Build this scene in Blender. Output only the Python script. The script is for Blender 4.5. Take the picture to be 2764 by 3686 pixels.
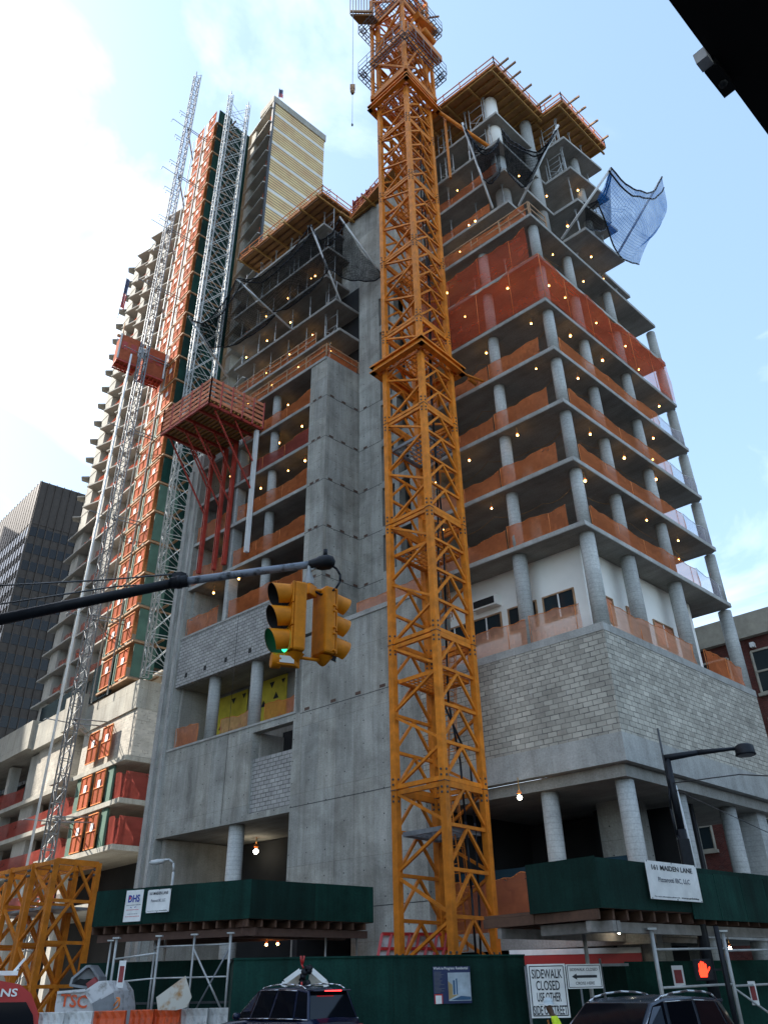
import bpy, math, random
from mathutils import Vector, Matrix
random.seed(7)
R_=math.radians
for o in list(bpy.data.objects): bpy.data.objects.remove(o)
S=bpy.context.scene; COL=S.collection
# ------------------------------------------------------------------ camera
FPX=2797.5; TH=R_(31.416); RO=R_(-1.114)
Fv=Vector((0,math.cos(TH),math.sin(TH))); Uv=Vector((0,-math.sin(TH),math.cos(TH))); Xv=Vector((1,0,0))
X2=Xv*math.cos(RO)+Uv*math.sin(RO); U2=-Xv*math.sin(RO)+Uv*math.cos(RO)
CAM=Vector((0,0,1.7))
cd=bpy.data.cameras.new('camera'); cam=bpy.data.objects.new('camera',cd); COL.objects.link(cam)
M=Matrix(((X2.x,U2.x,-Fv.x),(X2.y,U2.y,-Fv.y),(X2.z,U2.z,-Fv.z))).to_4x4(); M.translation=CAM
cam.matrix_world=M; cd.sensor_fit='VERTICAL'; cd.sensor_height=36; cd.lens=36*FPX/3686; cd.clip_end=3000; cd.clip_start=.05
S.camera=cam
# ------------------------------------------------------------------ sun, sky, exposure
SUN_AZ=-80.0; SUN_EL=40.0
sd=bpy.data.lights.new('sun','SUN'); sd.energy=4.2; sd.angle=R_(.5); sd.color=(1,.95,.87)
sun=bpy.data.objects.new('sun',sd); COL.objects.link(sun)
sv=Vector((math.sin(R_(SUN_AZ))*math.cos(R_(SUN_EL)),math.cos(R_(SUN_AZ))*math.cos(R_(SUN_EL)),math.sin(R_(SUN_EL))))
sun.rotation_euler=sv.to_track_quat('Z','Y').to_euler()
W=bpy.data.worlds.new('World'); S.world=W; W.use_nodes=True; wn=W.node_tree; wn.nodes.clear()
sk=wn.nodes.new('ShaderNodeTexSky'); sk.sky_type='NISHITA'; sk.sun_disc=False; sk.sun_elevation=R_(SUN_EL); sk.sun_rotation=R_(SUN_AZ)
sk.dust_density=1.5; sk.air_density=1.0; sk.ozone_density=.9
tc=wn.nodes.new('ShaderNodeTexCoord'); mp=wn.nodes.new('ShaderNodeMapping'); mp.inputs['Scale'].default_value=(1.0,1.0,2.2); mp.inputs['Rotation'].default_value=(.4,.3,.8)
nz=wn.nodes.new('ShaderNodeTexNoise'); nz.inputs['Scale'].default_value=2.1; nz.inputs['Detail'].default_value=7; nz.inputs['Roughness'].default_value=.55; nz.inputs['Distortion'].default_value=.8
cr=wn.nodes.new('ShaderNodeValToRGB'); cr.color_ramp.elements[0].position=.47; cr.color_ramp.elements[1].position=.80
mx=wn.nodes.new('ShaderNodeMixRGB'); mx.inputs[2].default_value=(8.5,8.8,9.2,1)
ml=wn.nodes.new('ShaderNodeMath'); ml.operation='MULTIPLY'; ml.inputs[1].default_value=.62
bg=wn.nodes.new('ShaderNodeBackground'); bg.inputs[1].default_value=.15; wo=wn.nodes.new('ShaderNodeOutputWorld')
k=wn.links.new
k(tc.outputs['Generated'],mp.inputs[0]); k(mp.outputs[0],nz.inputs['Vector']); k(nz.outputs['Fac'],cr.inputs[0]); k(cr.outputs[0],ml.inputs[0]); k(ml.outputs[0],mx.inputs[0])
hz_=wn.nodes.new('ShaderNodeMixRGB'); hz_.inputs[0].default_value=.24; hz_.inputs[2].default_value=(2.8,4.2,5.4,1); k(sk.outputs[0],hz_.inputs[1]); k(hz_.outputs[0],mx.inputs[1]); k(mx.outputs[0],bg.inputs[0]); k(bg.outputs[0],wo.inputs[0])
S.view_settings.view_transform='Standard'; S.view_settings.look='None'; S.view_settings.exposure=1.28; S.view_settings.gamma=1
S.render.engine='CYCLES'; S.cycles.samples=96; S.cycles.use_denoising=True
# ------------------------------------------------------------------ measured axes of the place (metres)
def ray(x,y):
    d=Fv+X2*((x-1382)/FPX)-U2*((y-1843)/FPX); h=math.hypot(d.x,d.y); return d/h
def Pz(x,y,z): r=ray(x,y); return CAM+r*((z-1.7)/r.z)
def Pd(x,y,D): return CAM+ray(x,y)*D
def azp(az,D,z=0): return Vector((D*math.sin(R_(az)),D*math.cos(R_(az)),z))
def azs(az,s,D): return Vector((D*math.sin(R_(az)),D*math.cos(R_(az)),1.7+s*D))
def dirv(az): return Vector((math.sin(R_(az)),math.cos(R_(az)),0))
dL=dirv(-49.45); dR=dirv(46.86)          # the two street faces of the concrete building
N=azp(16.62,30)                          # its near corner
def AB(a,b,z=0): return N+a*dL+b*dR+Vector((0,0,z))
def Pp(x,y,P0,d):
    r=ray(x,y); n=Vector((-d.y,d.x,0)); t=(P0-CAM).dot(n)/r.dot(n); P=CAM+r*t; return P
def crop(ox,oy,w=764):
    kk=1659/w
    return lambda x,y:(ox+x/kk,oy+y/kk)
r1=crop(2000,1500);r2=crop(1300,1100);r3=crop(1300,2200);r4=crop(1900,800);r5=crop(1500,100);r6=crop(1364,2300,1400)
r7=crop(800,1100);r8=crop(500,1700);r9=crop(0,2300,1400);r0=crop(1150,0,500);r10=crop(0,2300);r11=crop(0,1500);r12=crop(300,800);rq=crop(500,250);c3=crop(780,600,660)
q1=crop(0,3086,800);q2=crop(700,3086,800);q3=crop(1400,3286,700);q4=crop(1964,3086,800);q5=crop(950,1980,350)
# ------------------------------------------------------------------ materials
MT={}
def newmat(name):
    m=bpy.data.materials.new(name); m.use_nodes=True; nt=m.node_tree; b=nt.nodes['Principled BSDF']; MT[name]=m; return m,nt,b
def nd(nt,t,**kw):
    n=nt.nodes.new('ShaderNode'+t)
    for a,v in kw.items():
        if a=='ins':
            for i,x in v.items(): n.inputs[i].default_value=x
        else: setattr(n,a,v)
    return n
def plain(name,col,rough=.6,metal=0,var=.15,scale=3.0,spec=.5,bump=0,dirt=None):
    m,nt,b=newmat(name); L=nt.links.new
    t=nd(nt,'TexCoord'); n=nd(nt,'TexNoise',ins={'Scale':scale,'Detail':6,'Roughness':.6}); L(t.outputs['Object'],n.inputs['Vector'])
    r=nd(nt,'ValToRGB'); e=r.color_ramp.elements
    e[0].position=.3; e[1].position=.7
    e[0].color=tuple(c*(1-var) for c in col)+(1,); e[1].color=tuple(min(1,c*(1+var)) for c in col)+(1,)
    if dirt: 
        e[0].color=tuple(dirt)+(1,); e[0].position=.33; e[1].position=.48; e[1].color=tuple(col)+(1,)
    L(n.outputs['Fac'],r.inputs[0]); L(r.outputs[0],b.inputs['Base Color'])
    b.inputs['Roughness'].default_value=rough; b.inputs['Metallic'].default_value=metal; b.inputs['Specular IOR Level'].default_value=spec
    if bump:
        bp=nd(nt,'Bump',ins={'Strength':bump,'Distance':.02}); L(n.outputs['Fac'],bp.inputs['Height']); L(bp.outputs[0],b.inputs['Normal'])
    return m
def uvsplit(nt):
    L=nt.links.new; u=nd(nt,'UVMap'); s=nd(nt,'SeparateXYZ'); L(u.outputs[0],s.inputs[0]); return u,s
def math_(nt,op,a,b=None,c=None):
    n=nd(nt,'Math',operation=op)
    for i,v in enumerate((a,b,c)):
        if v is None: continue
        if isinstance(v,(int,float)): n.inputs[i].default_value=v
        else: nt.links.new(v,n.inputs[i])
    return n.outputs[0]
def concrete(name,c0,c1,panel=True,streak=.35,joint=1.22,vjoint=3.3,holes=True,bscale=.45,rings=False):
    m,nt,b=newmat(name); L=nt.links.new; u,s=uvsplit(nt)
    if rings: u=nd(nt,'TexCoord'); u0=u.outputs['Object']
    else: u0=u.outputs[0]
    n1=nd(nt,'TexNoise',ins={'Scale':bscale,'Detail':8,'Roughness':.65,'Distortion':.4}); L(u0,n1.inputs['Vector'])
    r=nd(nt,'ValToRGB'); e=r.color_ramp.elements; e[0].position=.3; e[1].position=.72; e[0].color=c0+(1,); e[1].color=c1+(1,); L(n1.outputs['Fac'],r.inputs[0])
    mpn=nd(nt,'Mapping'); mpn.inputs['Scale'].default_value=(1.7,1.7,.2) if rings else (1.7,.13,1); L(u0,mpn.inputs[0])
    n2=nd(nt,'TexNoise',ins={'Scale':1.0,'Detail':8,'Roughness':.72,'Distortion':.3}); L(mpn.outputs[0],n2.inputs['Vector'])
    r2_=nd(nt,'ValToRGB'); e=r2_.color_ramp.elements; e[0].position=.34; e[1].position=.66; e[0].color=(1-streak,)*3+(1,); e[1].color=(1.08,1.10,1.12,1); L(n2.outputs['Fac'],r2_.inputs[0])
    m1=nd(nt,'MixRGB',blend_type='MULTIPLY',ins={0:1}); L(r.outputs[0],m1.inputs[1]); L(r2_.outputs[0],m1.inputs[2]); out=m1.outputs[0]
    n4=nd(nt,'TexNoise',ins={'Scale':14.0,'Detail':4}); L(u0,n4.inputs['Vector'])
    m4=nd(nt,'MixRGB',blend_type='OVERLAY',ins={0:.35}); L(out,m4.inputs[1]); L(n4.outputs['Fac'],m4.inputs[2]); out=m4.outputs[0]
    if rings:
        rg=math_(nt,'LESS_THAN',math_(nt,'FRACT',math_(nt,'DIVIDE',s.outputs[1],.21)),.12); mr=nd(nt,'MixRGB',blend_type='MULTIPLY',ins={2:(.72,.72,.72,1)}); L(math_(nt,'MULTIPLY',rg,math_(nt,'MULTIPLY',n2.outputs['Fac'],1.2)),mr.inputs[0]); L(out,mr.inputs[1]); out=mr.outputs[0]
    if panel:
        br=nd(nt,'TexBrick',offset=0,ins={'Scale':1,'Mortar Size':.012,'Brick Width':joint,'Row Height':vjoint,'Color1':(1,1,1,1),'Color2':(.86,.89,.93,1),'Mortar':(.62,.62,.62,1),'Bias':0}); L(u0,br.inputs['Vector'])
        m2=nd(nt,'MixRGB',blend_type='MULTIPLY',ins={0:.8}); L(out,m2.inputs[1]); L(br.outputs[0],m2.inputs[2]); out=m2.outputs[0]
    if holes:
        fu=math_(nt,'SUBTRACT',math_(nt,'FRACT',math_(nt,'DIVIDE',s.outputs[0],1.22)),.5); fv=math_(nt,'SUBTRACT',math_(nt,'FRACT',math_(nt,'DIVIDE',s.outputs[1],1.1)),.5)
        d=math_(nt,'ADD',math_(nt,'MULTIPLY',fu,fu),math_(nt,'MULTIPLY',fv,fv)); h=math_(nt,'LESS_THAN',d,.0008)
        m3=nd(nt,'MixRGB',ins={2:(.07,.07,.07,1)}); L(h,m3.inputs[0]); L(out,m3.inputs[1]); out=m3.outputs[0]
    L(out,b.inputs['Base Color']); b.inputs['Roughness'].default_value=.9; b.inputs['Specular IOR Level'].default_value=.25
    bp=nd(nt,'Bump',ins={'Strength':.25,'Distance':.02}); L(n4.outputs['Fac'],bp.inputs['Height']); L(bp.outputs[0],b.inputs['Normal'])
    return m
def blocks(name,ca,cb,mortar,w=.41,h=.205,ms=.012,eff=.5):
    m,nt,b=newmat(name); L=nt.links.new; u,s=uvsplit(nt)
    nw=nd(nt,'TexNoise',ins={'Scale':3.0,'Detail':2}); L(u.outputs[0],nw.inputs['Vector'])
    vm=nd(nt,'MixRGB',ins={0:.03}); L(u.outputs[0],vm.inputs[1]); L(nw.outputs['Color'],vm.inputs[2])
    br=nd(nt,'TexBrick',ins={'Scale':1,'Mortar Size':ms,'Brick Width':w,'Row Height':h,'Color1':ca+(1,),'Color2':cb+(1,),'Mortar':mortar+(1,),'Mortar Smooth':.2,'Bias':0}); L(vm.outputs[0],br.inputs['Vector'])
    n1=nd(nt,'TexNoise',ins={'Scale':.7,'Detail':7,'Roughness':.7}); L(u.outputs[0],n1.inputs['Vector'])
    r=nd(nt,'ValToRGB'); e=r.color_ramp.elements; e[0].position=.32; e[1].position=.68; e[0].color=(.7,.7,.7,1); e[1].color=(1.15,1.15,1.15,1); L(n1.outputs['Fac'],r.inputs[0])
    m1=nd(nt,'MixRGB',blend_type='MULTIPLY',ins={0:1}); L(br.outputs[0],m1.inputs[1]); L(r.outputs[0],m1.inputs[2])
    # dark damp perpends and pale lime patches
    n3=nd(nt,'TexNoise',ins={'Scale':2.3,'Detail':5}); L(u.outputs[0],n3.inputs['Vector'])
    g=math_(nt,'MULTIPLY',br.outputs['Fac'],math_(nt,'GREATER_THAN',n3.outputs['Fac'],.55))
    m2=nd(nt,'MixRGB',ins={2:(.11,.105,.10,1)}); L(math_(nt,'MULTIPLY',g,.75),m2.inputs[0]); L(m1.outputs[0],m2.inputs[1])
    n5=nd(nt,'TexNoise',ins={'Scale':1.1,'Detail':9,'Roughness':.75}); mp5=nd(nt,'Mapping'); mp5.inputs['Scale'].default_value=(2.2,.6,1); mp5.inputs['Location'].default_value=(5,3,0); L(u.outputs[0],mp5.inputs[0]); L(mp5.outputs[0],n5.inputs['Vector'])
    r5_=nd(nt,'ValToRGB'); e=r5_.color_ramp.elements; e[0].position=.60; e[1].position=.74; e[0].color=(0,0,0,1); L(n5.outputs['Fac'],r5_.inputs[0])
    m5=nd(nt,'MixRGB',ins={2:(.55,.55,.53,1)}); L(math_(nt,'MULTIPLY',r5_.outputs[0],eff),m5.inputs[0]); L(m2.outputs[0],m5.inputs[1])
    L(m5.outputs[0],b.inputs['Base Color']); b.inputs['Roughness'].default_value=.92; b.inputs['Specular IOR Level'].default_value=.2
    bp=nd(nt,'Bump',ins={'Strength':.6,'Distance':.015}); bp.invert=True; L(br.outputs['Fac'],bp.inputs['Height']); L(bp.outputs[0],b.inputs['Normal'])
    return m
def netmat(name,col,alpha=.65,cell=0,thr=.12,fold=1.0,trans=.5):
    m,nt,b=newmat(name); L=nt.links.new; out=nt.nodes['Material Output']; u,s=uvsplit(nt)
    nt.nodes.remove(b)
    n=nd(nt,'TexNoise',ins={'Scale':1.1,'Detail':7,'Distortion':.6}); mpn=nd(nt,'Mapping'); mpn.inputs['Scale'].default_value=(.5,1.3,1); L(u.outputs[0],mpn.inputs[0]); L(mpn.outputs[0],n.inputs['Vector'])
    r=nd(nt,'ValToRGB'); e=r.color_ramp.elements; e[0].position=.3;e[1].position=.75; e[0].color=tuple(c*.8 for c in col)+(1,); e[1].color=tuple(min(1,c*1.1) for c in col)+(1,); L(n.outputs['Fac'],r.inputs[0])
    d=nd(nt,'BsdfDiffuse'); tl=nd(nt,'BsdfTranslucent'); ms=nd(nt,'MixShader',ins={0:trans}); tp=nd(nt,'BsdfTransparent'); mo=nd(nt,'MixShader')
    L(r.outputs[0],d.inputs[0]); L(r.outputs[0],tl.inputs[0]); L(d.outputs[0],ms.inputs[1]); L(tl.outputs[0],ms.inputs[2])
    a=math_(nt,'MULTIPLY_ADD',n.outputs['Fac'],.5*fold,alpha-.25*fold)
    if cell:
        fu=math_(nt,'LESS_THAN',math_(nt,'FRACT',math_(nt,'DIVIDE',s.outputs[0],cell)),thr); fv=math_(nt,'LESS_THAN',math_(nt,'FRACT',math_(nt,'DIVIDE',s.outputs[1],cell)),thr)
        a=math_(nt,'MAXIMUM',a,math_(nt,'MULTIPLY',math_(nt,'MAXIMUM',fu,fv),.9))
    a=math_(nt,'MINIMUM',math_(nt,'MAXIMUM',a,.05),1)
    L(a,mo.inputs[0]); L(tp.outputs[0],mo.inputs[1]); L(ms.outputs[0],mo.inputs[2]); L(mo.outputs[0],out.inputs[0]); return m
def emit(name,col,st,base=None):
    m,nt,b=newmat(name); b.inputs['Base Color'].default_value=(base or col)+(1,); b.inputs['Emission Color'].default_value=col+(1,); b.inputs['Emission Strength'].default_value=st; return m
def glass(name,col=(.02,.03,.035),rough=.08):
    m,nt,b=newmat(name); b.inputs['Base Color'].default_value=col+(1,); b.inputs['Roughness'].default_value=rough; b.inputs['Specular IOR Level'].default_value=.35
    t=nd(nt,'TexCoord'); n=nd(nt,'TexNoise',ins={'Scale':.8,'Detail':2}); nt.links.new(t.outputs['Object'],n.inputs['Vector']); bp=nd(nt,'Bump',ins={'Strength':.05,'Distance':.05}); nt.links.new(n.outputs['Fac'],bp.inputs['Height']); nt.links.new(bp.outputs[0],b.inputs['Normal']); return m

concrete('conc_wall',(.26,.247,.212),(.56,.54,.475))
concrete('conc_slab',(.30,.29,.265),(.47,.455,.42),panel=False,holes=False,streak=.2,bscale=.8)
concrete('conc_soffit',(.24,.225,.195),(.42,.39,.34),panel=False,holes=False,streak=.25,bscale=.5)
concrete('conc_col',(.36,.36,.34),(.52,.515,.48),panel=False,holes=False,streak=.18,bscale=.9,rings=True)
concrete('conc_pale',(.34,.31,.26),(.50,.46,.38),panel=True,holes=True,streak=.25,joint=1.5,vjoint=3.06)
concrete('conc_tower',(.36,.34,.30),(.52,.49,.43),panel=False,holes=False,streak=.25)
blocks('block_wall',(.56,.52,.44),(.38,.35,.295),(.26,.24,.21),ms=.018,eff=.8)
blocks('block_grey',(.45,.44,.415),(.36,.35,.335),(.18,.175,.165),eff=.1,ms=.022)
blocks('block_pale',(.55,.50,.42),(.46,.42,.36),(.5,.46,.4),eff=.1)
blocks('brick_red',(.16,.045,.035),(.10,.028,.024),(.12,.08,.07),w=.21,h=.07,ms=.008,eff=.05)
plain('crane_yellow',(.63,.195,.014),.55,0,.28,2.6,spec=.3,bump=.15)
plain('crane_dark',(.30,.13,.03),.6,0,.3,2.0)
plain('steel_grey',(.20,.215,.23),.5,.3,.2,4)
plain('steel_dark',(.06,.065,.07),.5,.4,.2,4)
plain('galv',(.46,.47,.46),.5,.25,.2,3)
plain('white_paint',(.72,.73,.72),.5,0,.08,2)
plain('black_paint',(.008,.010,.014),.5,0,.3,8,spec=.25,bump=.2)
concrete('green_board',(.002,.021,.015),(.007,.045,.034),panel=False,holes=False,streak=.5,bscale=.6)
plain('green_panel',(.07,.14,.10),.7,0,.25,.8)
plain('plywood',(.42,.20,.065),.75,0,.3,1.5)
plain('timber',(.36,.21,.11),.8,0,.3,3)
plain('joist_brown',(.22,.10,.04),.8,0,.3,3)
plain('timber_dark',(.10,.05,.03),.8,0,.3,3)
plain('timber_pale',(.70,.24,.12),.8,0,.25,3)
plain('timber_yellow',(.44,.23,.055),.6,0,.25,3)
plain('rail_orange',(.70,.22,.05),.7,0,.25,3)
plain('red_steel',(.36,.035,.02),.55,0,.3,2)
plain('red_form',(.25,.04,.04),.7,0,.35,2)
plain('red_paint',(.42,.02,.02),.35,0,.1,2)
plain('door_orange',(.42,.11,.055),.9,0,.2,3,spec=.1)
plain('board_white',(.78,.78,.76),.8,0,.15,2)
plain('board_rusty',(.62,.58,.50),.8,0,.1,2.2,dirt=(.42,.22,.08))
plain('sheathing_yellow',(.62,.50,.05),.7,0,.15,2)
plain('infill_white',(.90,.88,.82),.8,0,.05,1)
plain('dark_void',(.015,.015,.016),.9,0,.2,1)  # near-black; on walls and hollows it puts interior shade into the colour
plain('asphalt',(.05,.05,.052),.9,0,.3,1.5,bump=.3)
plain('sidewalk',(.25,.25,.24),.9,0,.15,1)
plain('spandrel',(.06,.046,.036),.6,.0,.2,2,spec=.3)
plain('mullion',(.16,.135,.115),.4,.5,.15,2)
plain('cornice',(.36,.33,.27),.85,0,.2,1.5)
plain('signal_yellow',(.64,.21,.001),.55,0,.22,6,spec=.3,bump=.15)
plain('car_blue',(.008,.014,.04),.25,.2,.05,2)
plain('car_grey',(.05,.065,.09),.2,.4,.05,2)
plain('rubber',(.02,.02,.02),.8)
plain('chrome',(.6,.62,.65),.2,.9,.05)
plain('barrier_orange',(.72,.10,.02),.5,0,.2,4,dirt=(.30,.07,.03))
plain('barrier_white',(.60,.60,.58),.6,0,.15,4,dirt=(.32,.31,.29))
plain('bucket_white',(.58,.58,.58),.6,0,.15,3,dirt=(.25,.24,.22))
plain('arm_paint',(.22,.25,.30),.5,0,.2,7,dirt=(.012,.014,.018))
plain('safety_yellow',(.65,.85,.03),.8)
plain('skin',(.10,.05,.03),.6)
plain('helmet',(.45,.52,.55),.3)
plain('jeans',(.04,.05,.08),.9)
plain('ink',(.012,.015,.02),.6)
plain('ink_grey',(.10,.11,.14),.6)
plain('ink_red',(.55,.03,.05),.6)
plain('ink_blue',(.02,.05,.30),.6)
plain('poster_blue',(.012,.025,.09),.5,0,.05)
plain('sky_print',(.38,.45,.50),.5,0,.3,2.5)
plain('print_sand',(.38,.27,.12),.6)
plain('print_blue',(.03,.10,.20),.5)
plain('shed_beam',(.26,.24,.22),.8,0,.3,3)
plain('rebar',(.10,.055,.04),.8)
plain('girder',(.012,.010,.009),.8,0,.2,2)
plain('lens_dark',(.01,.01,.01),.3)
plain('pavement_joint',(.16,.16,.155),.9)
netmat('net_orange',(1.0,.27,.09),.52,fold=.5,trans=.45)
netmat('net_red',(.95,.15,.06),.45,fold=.35,trans=.45)
netmat('net_peach',(.85,.42,.26),.58,fold=.4,trans=.4)
netmat('net_maroon',(.40,.09,.07),.72,fold=.4,trans=.35)
netmat('net_white',(.60,.55,.66),.38,fold=.4,trans=.6)
netmat('net_black',(.006,.008,.012),.55,cell=.15,thr=.12,fold=1.8,trans=.05)
netmat('net_sky_tint',(.01,.16,.50),.46,cell=.15,thr=.10,fold=1.6,trans=.6)  # a dark net; the sky showing through is put into its colour
emit('bulb',(1,.52,.13),10); emit('bulb_white',(1,.92,.72),22); emit('bulb_orange',(1,.40,.12),18)
emit('green_light',(.03,1,.36),1.1,(.01,.1,.05)); emit('hand_light',(1,.035,.01),1.5); emit('brake_light',(1,.03,.03),3.0)
glass('glass_dark'); glass('glass_blue',(.02,.05,.07)); glass('glass_office',(.010,.008,.007),.25); glass('car_glass',(.004,.005,.008),.04)
def vary(name,lo,hi):
    nt=MT[name].node_tree; b=nt.nodes['Principled BSDF']; src=b.inputs['Base Color'].links[0].from_socket
    oi=nd(nt,'ObjectInfo'); mr=nd(nt,'MapRange',ins={3:lo,4:hi}); nt.links.new(oi.outputs['Random'],mr.inputs[0]); mm=nd(nt,'MixRGB',blend_type='MULTIPLY',ins={0:1}); nt.links.new(src,mm.inputs[1]); nt.links.new(mr.outputs[0],mm.inputs[2]); nt.links.new(mm.outputs[0],b.inputs['Base Color'])
for nm_,lo_,hi_ in (('green_board',.75,1.5),('conc_col',.85,1.1),('conc_slab',.88,1.1),('crane_yellow',.78,1.12),('door_orange',.7,1.1),('timber_pale',.7,1.2),('galv',.7,1.15),('timber_yellow',.75,1.15),('conc_wall',.93,1.05),('barrier_white',.85,1.1),('barrier_orange',.85,1.1),('window_dummy',1,1)):
    if nm_ in MT: vary(nm_,lo_,hi_)
# corrugated yellow sheathed wall of the far tower
m,nt,b=newmat('sheathing_stripes'); L=nt.links.new; u,s=uvsplit(nt)
f1=math_(nt,'FRACT',math_(nt,'DIVIDE',s.outputs[1],.47)); st=math_(nt,'LESS_THAN',f1,.26)
f2=math_(nt,'FRACT',math_(nt,'DIVIDE',s.outputs[1],3.06)); wh=math_(nt,'LESS_THAN',f2,.17)
a1=nd(nt,'MixRGB',ins={1:(.68,.47,.22,1),2:(.11,.07,.035,1)}); L(st,a1.inputs[0]); a2=nd(nt,'MixRGB',ins={2:(.66,.63,.56,1)}); L(wh,a2.inputs[0]); L(a1.outputs[0],a2.inputs[1])
n_=nd(nt,'TexNoise',ins={'Scale':.5,'Detail':4}); L(u.outputs[0],n_.inputs['Vector']); a3=nd(nt,'MixRGB',blend_type='OVERLAY',ins={0:.5}); L(a2.outputs[0],a3.inputs[1]); L(n_.outputs['Fac'],a3.inputs[2])
L(a3.outputs[0],b.inputs['Base Color']); b.inputs['Roughness'].default_value=.7
# ------------------------------------------------------------------ mesh helpers
ORG={}
SPLIT={'anchor_pocket','pour_joint','wall_tie','side_board','jacking_beam','block_opening','coping','parapet','pilaster','mesh_window','screw','bearer','joist','mullion','tie_strut','machinery','column','walkway','girder','panel','parapet_board','post','standpipe','pipe','strut','upright','bolt','fork_slot','brake_light','band','strap','sheathing','wall','core_wall','street_wall','band_beam','cage','landing','timber_beam','window_band','bearer','waler','slab_edge','louvre_band','pane','control_box','second_head','side_window'}
class MB:
    def __init__(s): s.v=[];s.f=[];s.sm=[];s.mk=[]
    def mark(s): s.mk.append((len(s.v),len(s.f)))
    def face(s,pts,smooth=False):
        i=len(s.v); s.v+= [Vector(p) for p in pts]; s.f.append(list(range(i,i+len(pts)))); s.sm.append(smooth)
    def hexa(s,b,t):
        s.mark(); i=len(s.v); n=len(b); s.v+=[Vector(p) for p in b]+[Vector(p) for p in t]
        area=sum((b[j].x*b[(j+1)%n].y-b[(j+1)%n].x*b[j].y) for j in range(n))
        o=list(range(n)) if area>0 else list(range(n))[::-1]
        s.f.append([i+j for j in reversed(o)]); s.f.append([i+n+j for j in o]); s.sm+=[False,False]
        for j in range(n):
            p,q=o[j],o[(j+1)%n]; s.f.append([i+p,i+q,i+n+q,i+n+p]); s.sm.append(False)
        return s
    def prism(s,pts,z0,z1):
        return s.hexa([Vector((p.x,p.y,z0)) for p in pts],[Vector((p.x,p.y,z1)) for p in pts])
    def ab(s,a0,a1,b0,b1,z0,z1):
        return s.prism([AB(a0,b0),AB(a1,b0),AB(a1,b1),AB(a0,b1)],z0,z1)
    def obb(s,c,ex,ey,ez):
        c=Vector(c); b=[c-ex-ey-ez,c+ex-ey-ez,c+ex+ey-ez,c-ex+ey-ez]; t=[p+2*ez for p in b]
        s.mark(); i=len(s.v); s.v+=b+t
        if ex.cross(ey).dot(ez)>0: fs=[[3,2,1,0],[4,5,6,7],[0,1,5,4],[1,2,6,5],[2,3,7,6],[3,0,4,7]]
        else: fs=[[0,1,2,3],[7,6,5,4],[4,5,1,0],[5,6,2,1],[6,7,3,2],[7,4,0,3]]
        s.f+=[[i+j for j in f] for f in fs]; s.sm+=[False]*6; return s
    def box(s,c,sz,az=0):
        x=dirv(az+90)*sz[0]/2; y=dirv(az)*sz[1]/2; return s.obb(c,x,y,Vector((0,0,sz[2]/2)))
    def bar(s,p,q,w,h=None,up=None):
        p=Vector(p);q=Vector(q);d=q-p; l=d.length
        if l<1e-5: return s
        d=d/l; up=Vector(up) if up else (Vector((0,0,1)) if abs(d.z)<.95 else Vector((1,0,0)))
        x=d.cross(up); x.normalize(); y=x.cross(d); h=h or w
        return s.obb((p+q)/2,x*w/2,y*h/2,d*l/2)
    def tube(s,p,q,r,n=8,r2=None,cap=True):
        p=Vector(p);q=Vector(q);d=(q-p); 
        if d.length<1e-6: return s
        d.normalize(); a=Vector((0,0,1)) if abs(d.z)<.9 else Vector((1,0,0)); x=d.cross(a); x.normalize(); y=x.cross(d)*-1; r2=r if r2 is None else r2
        s.mark(); i=len(s.v)
        for (c,rr) in ((p,r),(q,r2)):
            for j in range(n): t=2*math.pi*j/n; s.v.append(c+x*math.cos(t)*rr+y*math.sin(t)*rr)
        for j in range(n): s.f.append([i+j,i+(j+1)%n,i+n+(j+1)%n,i+n+j]); s.sm.append(True)
        if cap: s.f.append([i+j for j in reversed(range(n))]); s.f.append([i+n+j for j in range(n)]); s.sm+=[False,False]
        return s
    def path(s,pts,r,n=6):
        for a,b in zip(pts[:-1],pts[1:]): s.tube(a,b,r,n)
        return s
    def lathe(s,c,prof,n=16,ax=None):
        ax=(ax or Vector((0,0,1))).normalized(); a=Vector((0,0,1)) if abs(ax.z)<.9 else Vector((1,0,0)); x=ax.cross(a); x.normalize(); y=ax.cross(x); c=Vector(c); i=len(s.v)
        for (r,h) in prof:
            for j in range(n): t=2*math.pi*j/n; s.v.append(c+ax*h+x*math.cos(t)*r+y*math.sin(t)*r)
        for m_ in range(len(prof)-1):
            for j in range(n): s.f.append([i+m_*n+j,i+m_*n+(j+1)%n,i+(m_+1)*n+(j+1)%n,i+(m_+1)*n+j]); s.sm.append(True)
        return s
    def sphere(s,c,r,n=10): 
        return s.lathe(c,[(max(1e-4,r*math.sin(math.pi*j/6)),-r*math.cos(math.pi*j/6)) for j in range(7)],n)
    def grid(s,fn,nu,nv,smooth=True):
        i=len(s.v)
        for a in range(nu+1):
            for b in range(nv+1): s.v.append(Vector(fn(a/nu,b/nv)))
        for a in range(nu):
            for b in range(nv): s.f.append([i+a*(nv+1)+b,i+(a+1)*(nv+1)+b,i+(a+1)*(nv+1)+b+1,i+a*(nv+1)+b+1]); s.sm.append(smooth)
        return s
    def build(s,name,mat,parent=None,bevel=0,uvs=None,label=None):
        if name in SPLIT and 1<len(s.mk)<=100 and s.mk[0]==(0,0):
            o=None; mk=s.mk+[(len(s.v),len(s.f))]
            for (a,fa),(b,fb) in zip(mk[:-1],mk[1:]):
                q=MB(); q.v=s.v[a:b]; q.f=[[i-a for i in f] for f in s.f[fa:fb]]; q.sm=s.sm[fa:fb]; o=q.build(name,mat,parent,bevel)
            return o
        org=ORG.get(parent.name,Vector()) if parent else Vector()
        me=bpy.data.meshes.new(name); me.from_pydata([v-org for v in s.v],[],s.f); me.validate(verbose=False)
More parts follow.
